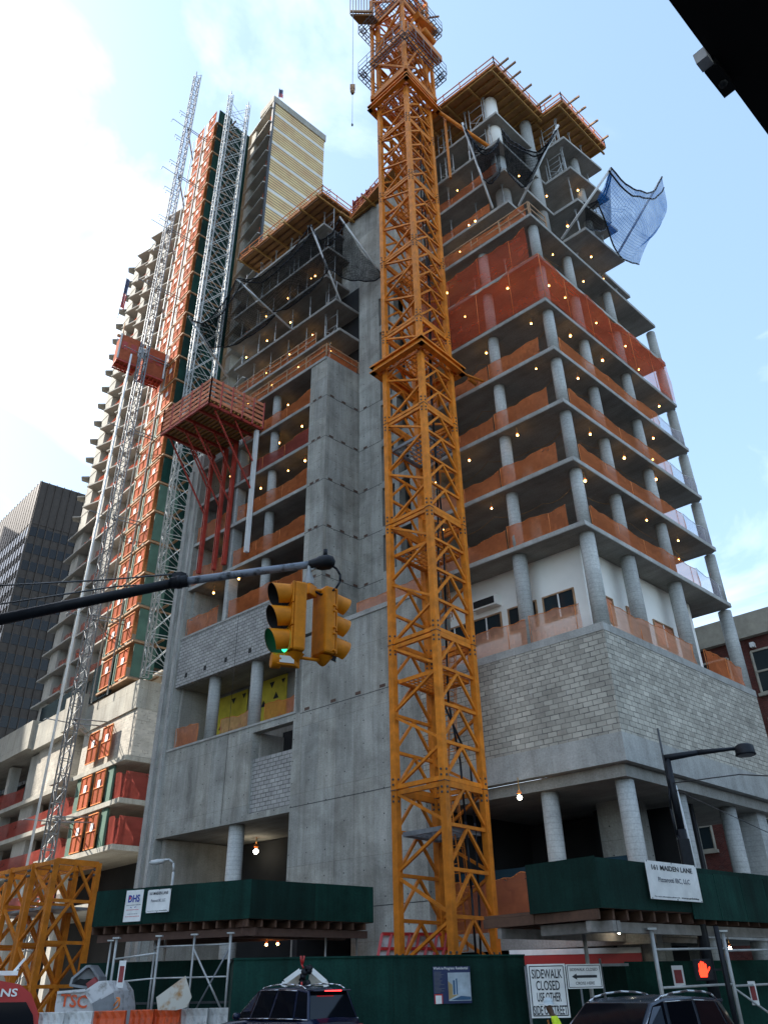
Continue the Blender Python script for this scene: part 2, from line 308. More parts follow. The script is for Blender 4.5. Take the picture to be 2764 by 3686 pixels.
        if len(me.polygons)==len(s.sm):
            me.polygons.foreach_set('use_smooth',s.sm)
        uv=me.uv_layers.new(name='UVMap'); vs=me.vertices
        for p in me.polygons:
            n=p.normal
            if abs(n.z)>.7: 
                for li in p.loop_indices: c=vs[me.loops[li].vertex_index].co+org; uv.data[li].uv=(c.x*.73+c.y*.684,-c.x*.684+c.y*.73)
            else:
                t=Vector((-n.y,n.x,0)); t.normalize() 
                for li in p.loop_indices: c=vs[me.loops[li].vertex_index].co+org; uv.data[li].uv=(c.dot(t),c.z)
        me.materials.append(MT[mat]); o=bpy.data.objects.new(name,me); COL.objects.link(o)
        if parent: o.parent=parent; ORG[o.name]=org.copy()
        if label: o['label']=label
        if bevel: md=o.modifiers.new('bevel','BEVEL'); md.width=bevel; md.segments=2; md.limit_method='ANGLE'
        return o
def T(name,label,cat,loc,group=None):
    o=bpy.data.objects.new(name,None); COL.objects.link(o); o.location=loc; o.empty_display_size=.2
    ORG[o.name]=Vector(loc); o['label']=label; o['category']=cat
    if group: o['group']=group
    return o
def tag(o,label,cat,group=None,kind=None):
    if label: o['label']=label
    if cat: o['category']=cat
    if group: o['group']=group
    if kind: o['kind']=kind
    return o
def rebase(o,loc):   # put a top-level mesh's origin at its base
    loc=Vector(loc)
    for v in o.data.vertices: v.co-=loc
    o.location=loc; return o
def dup(root,loc,label=None,group=None):
    r=root.copy(); COL.objects.link(r); r.location=loc
    if label: r['label']=label
    if group: r['group']=group
    for ch in root.children:
        c=ch.copy(); COL.objects.link(c); c.parent=r
        for g in ch.children: d=g.copy(); COL.objects.link(d); d.parent=c
    return r
def text(body,P,ex,ey,h,mat,parent,bold=0,width=None,align='LEFT',name='lettering',sx=1.0):
    cu=bpy.data.curves.new('t','FONT'); cu.body=body; cu.size=1; cu.offset=bold; cu.extrude=.002; cu.align_x=align; cu.resolution_u=3
    to=bpy.data.objects.new('t',cu); COL.objects.link(to); bpy.context.view_layer.update()
    dg=bpy.context.evaluated_depsgraph_get(); me=bpy.data.meshes.new_from_object(to.evaluated_get(dg)); bpy.data.objects.remove(to)
    xs=[v.co.x for v in me.vertices]; w=max(xs)-min(xs); k_=h/.70; kx=k_*sx
    if width: kx=width/w
    x0=min(xs) if align=='LEFT' else (min(xs)+max(xs))/2
    ex=ex.normalized(); ey=ey.normalized(); n=ex.cross(ey); org=ORG.get(parent.name,Vector())
    for v in me.vertices: c=v.co; v.co=Vector(P)+ex*(c.x-x0)*kx+ey*c.y*k_+n*(c.z*1+.003)-org
    me.materials.clear(); me.materials.append(MT[mat]); o=bpy.data.objects.new(name,me); COL.objects.link(o); o.parent=parent; return o
Z=Vector((0,0,1))
# ================================================================== SETTING
o=MB().face([(-900,-600,0),(900,-600,0),(900,1500,0),(-900,1500,0)]) or None
g=MB(); g.face([(-900,-600,0),(900,-600,0),(900,1500,0),(-900,1500,0)]); tag(g.build('road','asphalt'),None,None,kind='structure')
g=MB(); g.prism([AB(-6,-6),AB(70,-7.5),AB(70,60),AB(-6,60)],-.02,.13); tag(g.build('sidewalk','sidewalk',bevel=.02),None,None,kind='structure')

# ================================================================== CONCRETE BUILDING (161)
A=T('concrete_building','tall bare concrete building under construction with open floors behind the yellow tower crane','building',AB(5,5))
LV=[18.45+3.37*i for i in range(12)]        # soffits of the right wing
TK=.24
def slab(mb_pts,z,t=TK,name='floor_slab',mat='conc_slab'):
    m=MB(); m.prism(mb_pts,z+.03,z+t); o=m.build(name,mat,A)
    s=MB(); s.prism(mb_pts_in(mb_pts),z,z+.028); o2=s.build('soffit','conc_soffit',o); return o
def mb_pts_in(pts):
    c=sum(pts,Vector())/len(pts); return [p+(c-p).normalized()*.02 for p in pts]
# right wing floors
for i in range(7): slab([AB(0,0),AB(8.6,0),AB(8.6,13.2),AB(0,13.2)],LV[i])
# upper floors: set-back body + projecting bay
slab([AB(1.7,.8),AB(9,.8),AB(9,13),AB(1.0,13),AB(1.0,9.8),AB(-.5,9.8),AB(-.3,5.75),AB(1.7,5.75)],LV[7])
for i,(a,b_) in zip((8,9,10),((1.75,1.0),(1.9,1.15),(1.95,1.4))):
    slab([AB(a,b_),AB(9,b_),AB(9,10.2),AB(-.4,10.2),AB(-.05,6.1),AB(a,6.1)],LV[i])
def column(P,r,z0,z1,mat='conc_col',n=20):
    m=MB(); m.tube((P.x,P.y,z0),(P.x,P.y,z1),r,n); return m.build('column',mat,A)
RB=[.92,4.18,8.36,13.6]
pR=[AB(.6,.95),AB(.6,4.2),AB(.6,8.38),AB(.6,12.75)]
# columns placed on the sight lines measured on the photo, .6 m behind the slab edge
def onR(px,off): P=Pp(px[0],px[1],AB(off,0),dR); return Vector((P.x,P.y,0))
def onLf(px,off): P=Pp(px[0],px[1],AB(0,off),dL); return Vector((P.x,P.y,0))
cR=[onR(r1(137,350),.5),onR(r1(445,560),.55),onR(r1(800,790),.55),onR(r1(1187,1045),.55)]
cL1=onLf(r2(1117,1000),.6)
for P in cR+[cL1]:
    column(P,.34,13.9,LV[0])
    for i in range(6): column(P,.29,LV[i]+TK,LV[i+1])
for j in range(4):   # hidden inner columns
    column(AB(4.6,3.5+3.2*j),.3,13.9,LV[6])
big=AB(2.96,2.43)
column(big,.5,LV[6]+TK,LV[9],'conc_col'); column(big,.502,LV[9]+TK,LV[11],'infill_white')
column(AB(2.3,5.55),.42,LV[6]+TK,LV[11])
column(AB(.6,8.2),.3,LV[7]+TK,LV[10])
# arcade under the block band
for a,b_ in ((.75,.95),(3.9,.9)): column(AB(a,b_),.34,0,8.6)
for b_ in (5.0,9.2): column(AB(.9,b_),.34,0,8.6)
m=MB(); m.ab(.6,1.7,11.3,12.2,0,8.6); m.build('column','conc_col',A)
m=MB(); m.ab(1.2,9.0,6.6,6.8,3.4,8.0); m.build('wall','dark_void',A)  # near-black, the arcade's shade put into the wall colour
m=MB(); m.ab(2.6,4.0,4.2,5.6,0,8.55); m.build('column','conc_wall',A)
m=MB(); m.ab(2.4,3.3,8.2,9.4,0,8.55); m.build('column','conc_wall',A)
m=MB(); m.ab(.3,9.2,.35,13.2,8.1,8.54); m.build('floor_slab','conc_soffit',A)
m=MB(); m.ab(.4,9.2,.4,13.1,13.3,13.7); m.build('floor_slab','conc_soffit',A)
m=MB(); m.ab(.5,9.2,.5,13.0,3.0,3.3); m.build('floor_slab','conc_slab',A)
m=MB(); m.ab(0,9.2,-.1,.25,2.75,3.35); m.build('slab_edge','conc_slab',A)
m=MB(); m.ab(5.2,16.5,8.5,9.0,0,8.5); m.build('wall','dark_void',A)  # near-black arcade walls, interior shade put into their colour
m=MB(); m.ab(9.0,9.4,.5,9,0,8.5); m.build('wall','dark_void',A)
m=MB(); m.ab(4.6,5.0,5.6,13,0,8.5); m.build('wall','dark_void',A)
# concrete block band: lintel, blocks, coping
for nm,mt,z0,z1,o_ in (('band_beam','conc_slab',8.56,9.6,.0),('block_wall','block_wall',9.6,13.62,-.003),('coping','conc_slab',13.62,13.95,.02)):
    m=MB(); a1=9.3
    m.ab(-o_,a1,-o_,.4,z0,z1); m.ab(-o_,.4,.402,13.25,z0,z1); m.build(nm,mt,A)
# white infill walls with windows behind the columns
m=MB(); m.ab(1.3,9.2,1.5,1.75,13.95,LV[0]); m.ab(1.3,1.55,1.752,11.2,13.95,LV[0]); m.build('infill_wall','infill_white',A)
def window(side,u0,u1,z0,z1,pane='glass_dark'):
    f=MB(); g=MB(); t=.07
    def bx(m_,a,b,c,d,d0,d1):
        if side=='L': m_.ab(a,b,1.5-d1,1.5-d0,c,d)
        else: m_.ab(1.3-d1,1.3-d0,a,b,c,d)
    bx(f,u0,u1,z1-t,z1,0,.06); bx(f,u0,u1,z0,z0+t,0,.06); bx(f,u0,u0+t,z0+t,z1-t,0,.06); bx(f,u1-t,u1,z0+t,z1-t,0,.06)
    bx(g,u0+t,u1-t,z0+t,z1-t,.002,.02)
    o=f.build('window','timber',A); g.build('pane',pane,o); 
    if u1-u0>1.3: h=MB(); um=(u0+u1)/2; bx(h,um-.03,um+.03,z0+t,z1-t,.02,.05); h.build('frame','board_white',o)
for u0,u1 in ((1.85,3.45),(3.75,5.3),(5.65,7.35),(7.6,9.1)): window('L',u0,u1,15.3,16.55)
for u0,u1 in ((2.5,3.5),(4.6,6.1),(6.9,8.7),(9.3,10.4)): window('R',u0,u1,15.1,16.4,'net_peach')
m=MB(); m.ab(5.6,6.95,1.1,1.5,16.85,17.35); o=m.build('air_vent','infill_white',A); m=MB(); m.ab(5.7,6.85,1.07,1.098,16.93,17.27); m.build('grille','dark_void',o)
# core of the right wing
m=MB(); m.ab(5.0,8.5,6.0,12.6,LV[0]+.3,LV[11]-.3); m.build('core_wall','conc_wall',A)
m=MB(); m.ab(8.6,10.3,1.0,12.6,13.95,LV[11]-1.5); m.build('core_wall','conc_wall',A)
# core wall behind the crane, with stacked openings
op=[(22.0,24.4),(25.0,27.7),(28.2,30.85),(31.4,34.2),(34.6,37.4),(38.0,40.7),(41.3,44.0)]
m=MB(); zc=18.3
for z0,z1 in op:
    m.ab(10.3,14.1,2.8,3.3,zc,z0); m.ab(12.75,13.1,2.8,3.3,z0,z1); m.ab(10.3,10.9,2.8,3.3,z0,z1); zc=z1
m.ab(10.3,14.1,2.8,3.3,zc,54.5)
m.ab(14.1,16.0,2.8,3.3,18.3,52.0)
m.ab(13.7,14.1,3.3,8,18.3,52.0); m.build('core_wall','conc_wall',A)
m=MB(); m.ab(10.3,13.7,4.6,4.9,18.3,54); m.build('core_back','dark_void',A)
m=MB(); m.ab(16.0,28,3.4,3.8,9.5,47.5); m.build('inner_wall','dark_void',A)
# big smooth lower wall and left wing street wall (plane b=0)
m=MB()
m.ab(9.3,13.6,0,.45,0,18.1); m.ab(13.602,17.8,0,.45,4.3,18.1); m.ab(17.8,21.0,0,.45,9.12,9.43); m.ab(21.0,30.0,0,.45,9.12,14.0); m.ab(17.8,21.0,0,.45,13.64,14.0)
m.ab(28.95,30.3,0,.45,0,9.12); m.ab(28.9,30.3,0,.45,14.0,36.2)
m.ab(29.6,30.3,.45,8,0,36.2)
m.build('street_wall','conc_wall',A)
m=MB(); m.ab(9.2,16.3,-.06,.5,18.1,18.36); m.ab(17.6,28.9,-.05,.5,14.0,14.12); m.build('coping','conc_slab',A)
m=MB(); m.ab(29.1,29.35,-.16,0,0,36); m.ab(29.9,30.3,-.12,0,0,35); m.build('pilaster','conc_slab',A)
m=MB(); m.ab(17.85,20.98,.12,.4,9.44,12.24); m.build('block_infill','block_grey',A)
m=MB(); m.ab(17.8,17.85,.45,6,0,9.1); m.ab(28.6,28.95,.45,7,0,9.1); m.ab(17.85,28.9,.45,6.5,9.15,9.35);m.build('wall','conc_soffit',A); m=MB(); m.ab(13.6,29,5.0,5.3,0,9.1); m.ab(17.5,17.79,.5,5,0,9.1); m.build('wall','dark_void',A)  # near-black backing added, shade of the deep openings put into its colour
m=MB(); m.ab(17.75,17.79,.46,3,12.3,13.6); m.ab(20.9,21.1,.46,3.3,12.2,13.7); m.build('wall','conc_soffit',A); m=MB(); m.ab(17.8,21,2.0,3.3,12,14); m.build('wall','dark_void',A)  # near-black back piece paints the shade inside the small window opening
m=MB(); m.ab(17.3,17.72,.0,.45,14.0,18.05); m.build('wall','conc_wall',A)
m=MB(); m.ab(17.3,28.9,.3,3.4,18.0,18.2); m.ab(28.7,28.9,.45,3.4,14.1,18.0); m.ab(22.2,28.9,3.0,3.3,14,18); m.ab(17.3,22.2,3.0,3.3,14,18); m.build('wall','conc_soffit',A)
m=MB(); m.ab(25.6,28.7,2.9,2.95,15.2,17.8); m.ab(22.0,24.5,2.9,2.95,15.0,17.95); o=m.build('sheathing','sheathing_yellow',A)
def tri(m_,a,z,s,up):
    z2=z+(s if up else -s); m_.face([AB(a-s*.6,2.893,z),AB(a+s*.6,2.893,z),AB(a,2.893,z2)])
m=MB()
for a,z,s,u_ in ((28.0,15.7,.35,1),(27.0,15.55,.4,0),(26.1,15.7,.35,0),(26.9,17.5,.38,0),(25.9,17.6,.35,0),(24.0,16.3,.42,1),(22.9,16.6,.42,1),(23.3,17.7,.4,0),(22.3,17.7,.3,0),(23.6,15.2,.3,1),(22.5,15.4,.3,1)): tri(m,a,z,s,u_)
m.build('printed_mark','ink',o)
for px,z0,z1,rr in ((r8(605,1590),14.1,18.0,.36),(r8(936,1450),14.1,18.0,.36)):
    column(onLf(px,.6),rr,z0,z1)
column(onLf(r9(1012,800),.6),.42,0,9.12)
m=MB(); m.ab(17.6,28.9,0,.3,18.0,21.22); m.build('block_wall','block_grey',A)
m=MB(); 
for a in (27.9,26.0,24.0,21.8,19.9): m.ab(a-.12,a+.12,-.01,.02,18.45,18.75)
m.build('block_opening','dark_void',A)
m=MB(); m.ab(17.6,28.9,-.04,.35,21.22,21.36); m.build('coping','conc_slab',A)
m=MB(); m.ab(23.1,23.13,-.005,.0,9.2,21.2); m.build('movement_joint','dark_void',A)
# left wing floors
LW=[24.75,28.15,31.4,34.65]
for z in LW: slab([AB(17.5,.05),AB(29.3,.05),AB(29.3,8),AB(17.5,8)],z)
slab([AB(16.1,-.05),AB(30.2,-.05),AB(30.2,8),AB(16.1,8)],37.85)
m=MB(); m.ab(16.3,17.55,0,3.0,18.3,37.85); m.ab(16.0,16.3,.0,2.8,18.36,37.85); m.build('pier','conc_wall',A)
zz=[21.36]+[z+TK for z in LW]; zt=LW+[37.85]
ca=onLf(r8(1025,315),.6); cb=onLf(r8(762,500),.6)
for z0,z1 in zip(zz,zt):
    column(ca,.30,z0,z1)
    m=MB(); P=cb; m.box((P.x,P.y,(z0+z1)/2),(.35,.75,z1-z0),40); m.build('column','conc_col',A)
m=MB(); m.ab(28.6,28.9,.4,8,21.3,37.8); m.build('end_wall','conc_wall',A)
# formwork anchor pockets and joints on the pier
m=MB(); j=MB()
for z in (21.6,24.85,28.15,31.4,34.7):
    for a in (16.6,17.1): m.ab(a-.15,a+.15,-.012,.02,z,z+.14)
    for b_ in (.45,1.45,2.5): m.ab(15.985,16.02,b_-.16,b_+.16,z,z+.14)
    m.ab(15.3,15.6,2.785,2.82,z,z+.14)
    j.ab(16.0,17.55,-.006,.02,z-.05,z-.02); j.ab(15.993,16.02,0,2.8,z-.05,z-.02); j.ab(14.1,16,2.793,2.82,z-.05,z-.02)
for a in (16.8,14.9,13.2,11.6): m.ab(a-.18,a+.18,-.012,.02,14.0,14.15)
for z in (13.9,9.3,4.6): j.ab(9.3,17.8 if z<13 else 17.3,-.005,.02,z,z+.035)
m.build('anchor_pocket','rebar',A); j.build('pour_joint','steel_dark',A)
# upper left wing slabs (set back, overhanging to the right)
UP=[41.2,44.5,47.8,51.1,54.4]
cor=[(1221.6,1186.8),(1209.7,1079.4),(1174,994),(1182,892),(1166,807)]
for z,c in zip(UP,cor):
    P=Pz(c[0],c[1],z); q=P-N; det=dL.x*dR.y-dL.y*dR.x; a=(q.x*dR.y-q.y*dR.x)/det; b_=(dL.x*q.y-dL.y*q.x)/det
    a=min(max(a,15.6),18.3); b_=min(max(b_,.9),2.2)
    slab([AB(a,b_),AB(a+11.5,b_),AB(a+11.5,11),AB(a-3.2,11),AB(a-3.2,5.2),AB(a,5.2)],z)
    if z<50: 
        m=MB(); m.ab(a+1,a+2,4.2,5.2,z-3.06,z); m.build('column','conc_col',A)
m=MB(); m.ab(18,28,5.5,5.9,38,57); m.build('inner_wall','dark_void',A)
m=MB(); m.ab(11.2,18.5,3.45,3.9,46,56.2); m.build('core_wall','conc_wall',A)
# ------------------------------------------------------------------ formwork decks
def deck(label,pts,z,beams,rail=True,name='formwork_deck',red=False,ext=.6,mat='plywood'):
    c=sum(pts,Vector())/len(pts); t=T(name,label,'formwork deck',Vector((c.x,c.y,z)),'timber formwork decks on top of the concrete building')
    m=MB(); m.prism(pts,z+.28,z+.33); m.build('plywood_sheet',mat,t)
    m=MB()
    # joists along dL, bearers along dR
    a0,a1,b0,b1=beams; n=int((b1-b0)/.55)
    for i in range(n+1):
        b_=b0+(b1-b0)*i/n; m.bar(AB(a0,b_,z+.2),AB(a1,b_,z+.2),.09,.16)
    m.build('joist','joist_brown' if mat=='plywood' and z>57 else 'timber_yellow',t)
    m=MB(); n=max(2,int((a1-a0)/2.1))
    for i in range(n+1):
        a=a0+.3+(a1-a0-.6)*i/n; m.bar(AB(a,b0-ext,z+.03),AB(a,b1+.3,z+.03),.12,.18)
    m.build('bearer','timber_yellow',t)
    if rail:
        m=MB(); k_=len(pts)
        for i in range(k_):
            p,q=pts[i],pts[(i+1)%k_]; l=(q-p).length; n=max(1,int(l/1.3))
            for s_ in range(n+1):
                P=p.lerp(q,s_/n); m.bar((P.x,P.y,z+.3),(P.x,P.y,z+1.4),.06)
            for h in (.75,1.3): m.bar((p.x,p.y,z+h),(q.x,q.y,z+h),.04,.1)
            m.bar((p.x,p.y,z+.42),(q.x,q.y,z+.42),.04,.2)
        m.build('guardrail','rail_orange',t)
    return t
deck('large orange plywood deck topping the left wing, its underside seen from below',[AB(18.2,.9),AB(28.8,.9),AB(28.8,5.5),AB(18.2,5.5)],57.7,(18.2,28.8,1,5.4),ext=.5)
deck('high plywood deck above the bright round column at the near corner',[AB(1.0,.5),AB(9.5,.3),AB(9.5,6),AB(1.0,5.8)],LV[11],(1.0,9.4,.6,5.8),ext=.1,rail='post')
d2=deck('smaller plywood deck stepping out on the far right of the roof',[AB(-.6,5.9),AB(6,5.9),AB(6,11.4),AB(-.6,11.4)],LV[11],(-.6,6,6,11.3),ext=.1,rail='post')
deck('narrow plywood deck at the core wall behind the crane',[AB(9.8,1.6),AB(17.6,3.2),AB(17.6,6.0),AB(9.8,4.5)],55.6,(9.9,17.5,3.2,4.6),ext=1.2)
# projecting timbers on the right-hand decks
for i,(px,l) in enumerate((((605,325),2.6),((690,330),1.9),((735,400),1.8),((820,500),1.8),((940,610),2.6),((1190,590),1.8),((1260,660),1.4),((1350,765),1.5),((1440,880),1.3))):
    P=Pz(*r5(*px),LV[11]+.6); m=MB(); m.bar(P-dR*.0+dL*2.2,P-dL*(l*.45),.1,.16); 
    tag(rebase(m.build('timber_beam','timber'),P),'long timber poking out over the edge of the top right deck','timber','timbers poking out over the right deck')
# red steel wall forms and rebar over the core
t=T('wall_form','dark red steel wall formwork standing on the roof behind the crane','formwork',AB(12,4,56))
m=MB(); m.ab(9.8,17.4,3.6,3.75,56.0,58.6); m.build('panel','red_form',t)
m=MB()
for i in range(16): a=9.9+i*.5; m.ab(a,a+.07,3.45,3.6,56,58.7)
for z in (56.3,57.2,58.2): m.ab(9.8,17.4,3.42,3.5,z,z+.1)
m.build('waler','red_steel',t)
m=MB()
for i in range(60):
    a=9.8+random.random()*7.5; P=AB(a,3.9+random.random()*.6,58); m.tube(P,P+Z*(.9+random.random()*1.2),.02,5)
rb=m.build('rebar','rebar'); tag(rebase(rb,AB(12,4,58)),'thin upright steel bars sprouting from the roof core wall','rebar',kind='stuff')

# ------------------------------------------------------------------ shoring posts and frames under the decks
pp=T('shoring_post','x','shoring post',(0,0,0)); 
m=MB(); m.tube((0,0,0),(0,0,1.9),.055,8); m.tube((0,0,1.9),(0,0,3.0),.036,8); m.build('tube','galv',pp)
m=MB(); m.box((0,0,.01),(.2,.2,.02)); m.box((0,0,3.02),(.2,.2,.02)); m.build('end_plate','galv',pp)
ff=T('shoring_tower','x','shoring tower',(0,0,0))
m=MB(); e=dL*1.1
m.tube((0,0,0),(0,0,3.0),.04,6); m.tube(e,e+Z*3,.04,6)
m.build('leg','galv',ff)
m=MB(); m.tube(Z*.4,e+Z*.4,.03,6); m.tube(Z*1.5,e+Z*1.5,.03,6); m.tube(Z*.4,e+Z*1.5,.025,6); m.tube(Z*1.5,e+Z*.4,.025,6); m.tube(Z*2.6,e+Z*2.6,.03,6); m.build('brace','galv',ff)
used={'p':False,'f':False}
def post(P,lab,grp):
    if not used['p']: used['p']=True; pp.location=P; pp['label']=lab; pp['group']=grp; return pp
    return dup(pp,P,lab,grp)
def frame(P,lab,grp):
    if not used['f']: used['f']=True; ff.location=P; ff['label']=lab; ff['group']=grp; return ff
    return dup(ff,P,lab,grp)
tops=[37.85]+UP
names=['first','second','third','fourth','fifth','topmost']
for i,z in enumerate(tops):
    zz_=z+TK; a0=16.6+.3*i
    for j in range(6 if i else 5):
        a=a0+.9+j*2.0+(.4 if i%2 else 0)
        post(AB(a,1.5+.15*i,zz_),'grey shoring post on the %s of the upper left floors'%names[i],'shoring posts on the %s upper left floor'%names[i])
    if i>=1:
        for a in ((a0+.4,a0+4.6,a0+8.2) if i>=3 else (a0+.3,)): 
            frame(AB(a,1.7+.15*i,zz_),'braced shoring frame on the %s of the upper left floors'%names[i],'shoring frames on the %s upper left floor'%names[i])
nR=['lowest','second','third','fourth','top']
for i,li in enumerate((6,7,8,9,10)):
    zz_=LV[li]+TK
    for a in (2.4+.15*i,4.6,6.6): post(AB(a,1.75,zz_),'slim shoring post on the %s of the five set-back right floors'%nR[i],'shoring posts on the %s set-back right floor'%nR[i])
    for b_ in ((6.6,8.2,9.7) if i>0 else (7,9.5,11.5)): post(AB(.5 if i else 1.2,b_,zz_),'slim shoring post on the %s of the five set-back right floors'%nR[i],'shoring posts on the %s set-back right floor'%nR[i])
    if i>=3:
        for a,b_ in ((3.2,1.8),(6.0,1.8),(1.0,7.0),(1.0,9.0),(.6,6.6)): frame(AB(a,b_,zz_),'braced aluminium shoring frame on the %s of the set-back right floors'%nR[i],'shoring frames on the %s set-back right floor'%nR[i])
for i in (5,6):
    for a in (3.0,5.2): post(AB(a,1.6,LV[i]+TK),'slim shoring post beside the red mesh storey, level %s'%('below the corner setback' if i==6 else 'directly behind the mesh'),'shoring posts near the red mesh level %d'%i)

# ------------------------------------------------------------------ debris nets
def net(P,Q,h,mat,label,group,sag=.0,wav=.14,name='debris_net',z2=None,n=26):
    d=(Q-P); l=d.length; d=d/l; nn=Vector((-d.y,d.x,0)); ph=random.random()*9; f=lambda u:(math.sin(u*l*.9+ph)*.5+math.sin(u*l*2.3+ph*2)*.3+math.sin(u*l*5.1+ph)*.2)
    m=MB(); hh=lambda u:h*(1-sag*(4*u*(1-u)) +.09*f(u*1.7+.2))
    m.grid(lambda u,v:P.lerp(Q,u)+Z*(hh(u)*v)+nn*(wav*f(u+.3*v)*(.4+.6*math.sin(v*3.1))),n,4)
    o=m.build(name,mat); tag(rebase(o,P),label,'safety net',group)
    e=MB(); prev=None
    for i in range(n+1):
        u=i/n; p=P.lerp(Q,u)+Z*(hh(u)+.01)+nn*(wav*f(u+.3))*.4
        if prev is not None: e.tube(prev,p,.018,4)
        prev=p
    for i in range(int(l/2.2)+1):
        u=min(1,i*2.2/l); p=P.lerp(Q,u); e.tube(p,p+Z*hh(u),.015,4)
    e.v=[v for v in e.v]; ORG[o.name]=Vector(P); e.build('edge_rope','rail_orange' if mat!='net_white' else 'white_paint',o); return o
ordn=['first','second','third','fourth','fifth','sixth','seventh','eighth']
for i in range(4):
    z=LV[i]+TK; g_='orange nets on the right wing floors'
    cp=cR[0]
    net(AB(4.0,.25,z),AB(.9,.25,z),1.25,'net_orange','orange net on the left-hand face between corner and second column, %s open floor up'%ordn[i],g_,.03)
    net(AB(8.4,.25,z),AB(4.1,.25,z),1.2,'net_orange','sagging orange net beside the crane, %s open floor up'%ordn[i],g_,.22)
    net(AB(.15,.9,z),AB(.15,10.4,z),1.15,'net_orange','long orange net along the right-hand face, %s open floor up'%ordn[i],g_,.10)
    net(AB(.15,10.4,z),AB(.15,13.0,z),1.15,'net_white','pale translucent mesh by the far right column, %s open floor up'%ordn[i],'pale meshes by the far right columns',.12)
z=LV[4]+TK
net(AB(8.5,-.03,z),AB(-.03,-.03,z),3.2,'net_red','tall red mesh closing a whole storey on the face beside the crane','red mesh storey',0,.06)
net(AB(-.03,.0,z),AB(-.03,13.1,z),3.2,'net_red','tall red mesh closing a whole storey on the right-hand face','red mesh storey',.04,.08)
z=LV[5]+TK
net(AB(8.4,.3,z),AB(.7,.3,z),2.9,'net_red','dim red mesh hanging one storey above the fully meshed storey',None,.1,.08)
net(AB(8.0,.0,LV[6]+TK),AB(.3,.0,LV[6]+TK),.9,'net_orange','bunched orange net along the setback ledge above the red mesh',None,.1,.15)
net(AB(8.0,.8,LV[7]+TK),AB(3.0,.8,LV[7]+TK),.8,'net_orange','crumpled orange net on the first set-back right floor',None,.2,.15)
net(AB(8.0,1.0,LV[8]+TK),AB(2.3,1.0,LV[8]+TK),1.0,'net_orange','crumpled orange net two floors above the corner ledge',None,.35,.2)
z=13.95
net(AB(8.9,.2,z),AB(3.6,.2,z),1.25,'net_peach','thin peach net in front of the sliding window beside the crane',None,.04)
net(AB(3.4,.2,z),AB(1.0,.2,z),1.25,'net_peach','thin peach net on top of the block band left of the corner column',None,.02)
net(AB(.2,1.2,z),AB(.2,8.1,z),1.2,'net_peach','thin peach net on top of the block band right of the corner column',None,.04)
net(AB(.2,9.0,z),AB(.2,12.9,z),1.2,'net_orange','deep orange net on the block band at the far right column',None,.02)
for i,(z,s_) in enumerate(zip([21.36]+[q+TK for q in LW],(0,.05,.1,.15,.2))):
    nm_=['just above the grey block band','one floor above the block band','two floors above the block band','three floors above the block band','highest under the red platform'][i]
    net(AB(24.4,.15,z),AB(17.7,.15,z),1.25,'net_orange' if i!=3 else 'net_maroon','orange net beside the concrete pier, floor %s'%nm_,'nets on the open left floors',s_)
    if i<3: net(AB(28.7,.15,z),AB(25.4,.15,z),1.25,'net_orange','short orange net at the left end, floor %s'%nm_,'nets on the open left floors',0)
z=14.12
net(AB(28.7,.3,z),AB(26.5,.3,z),1.25,'net_orange','short orange net in the left bay below the block band',None,0)
net(AB(25.2,.9,z),AB(22.3,.9,z),1.3,'net_peach','see-through orange net in front of the yellow sheathing boards',None,.05)
net(AB(21.3,.9,z),AB(17.8,.9,z),1.35,'net_orange','orange net right of the second round column below the block band',None,.02)
net(AB(13.9,.6,18.36),AB(9.4,.6,18.36),.95,'net_orange','orange-red net on top of the big smooth wall left of the crane',None,0)
net(AB(27.5,-.0,38.1),AB(16.2,-.0,38.1),1.1,'net_orange','orange net along the guardrail on top of the concrete pier floor',None,.05,.08)
net(AB(16.1,.0,38.1),AB(16.1,2.7,38.1),1.1,'net_orange','short orange net turning the corner on top of the concrete pier',None,.0,.08)
net(AB(27.8,1.15,41.45),AB(18.5,1.15,41.45),1.0,'net_orange','orange net along the floor edge one storey above the pier top',None,.1,.1)
net(AB(8.9,.3,3.35),AB(4.6,.0,3.35),1.8,'net_orange','low brown-orange net behind the crane foot above the fence',None,.03,.06)
m=MB(); m.ab(1.0,8.8,1.2,1.28,3.35,5.6); tag(rebase(m.build('glass_hoarding','glass_blue'),AB(5,1.2,3.35)),'greenish glass boards behind the round columns above the fence','glass boards')
def rail(P,Q,label,grp,h=1.05,mat='timber'):
    m=MB(); l=(Q-P).length; n=max(1,int(l/1.8))
    for i in range(n+1): p=P.lerp(Q,i/n); m.bar(p,p+Z*h,.07)
    for hh in (.5,h-.05): m.bar(P+Z*hh,Q+Z*hh,.035,.1)
    o=m.build('guardrail',mat); tag(rebase(o,P),label,'guardrail',grp); return o
rail(AB(27.8,-.04,38.1),AB(16.1,-.04,38.1),'wooden guardrail on the floor at the concrete pier top','guardrails on the left wing')
rail(AB(16.06,-.04,38.1),AB(16.06,2.8,38.1),'short wooden guardrail on the pier top, return side facing right','guardrails on the left wing')
rail(AB(27.9,1.1,41.45),AB(18.5,1.1,41.45),'wooden guardrail one storey above the pier top','guardrails on the left wing')
rail(AB(8,.02,LV[6]+TK),AB(0.1,.02,LV[6]+TK),'pale wooden guardrail on the corner ledge, left-hand face',None)
rail(AB(.05,.1,LV[6]+TK),AB(.05,1.6,LV[6]+TK),'short pale guardrail on the corner ledge, right-hand face',None)

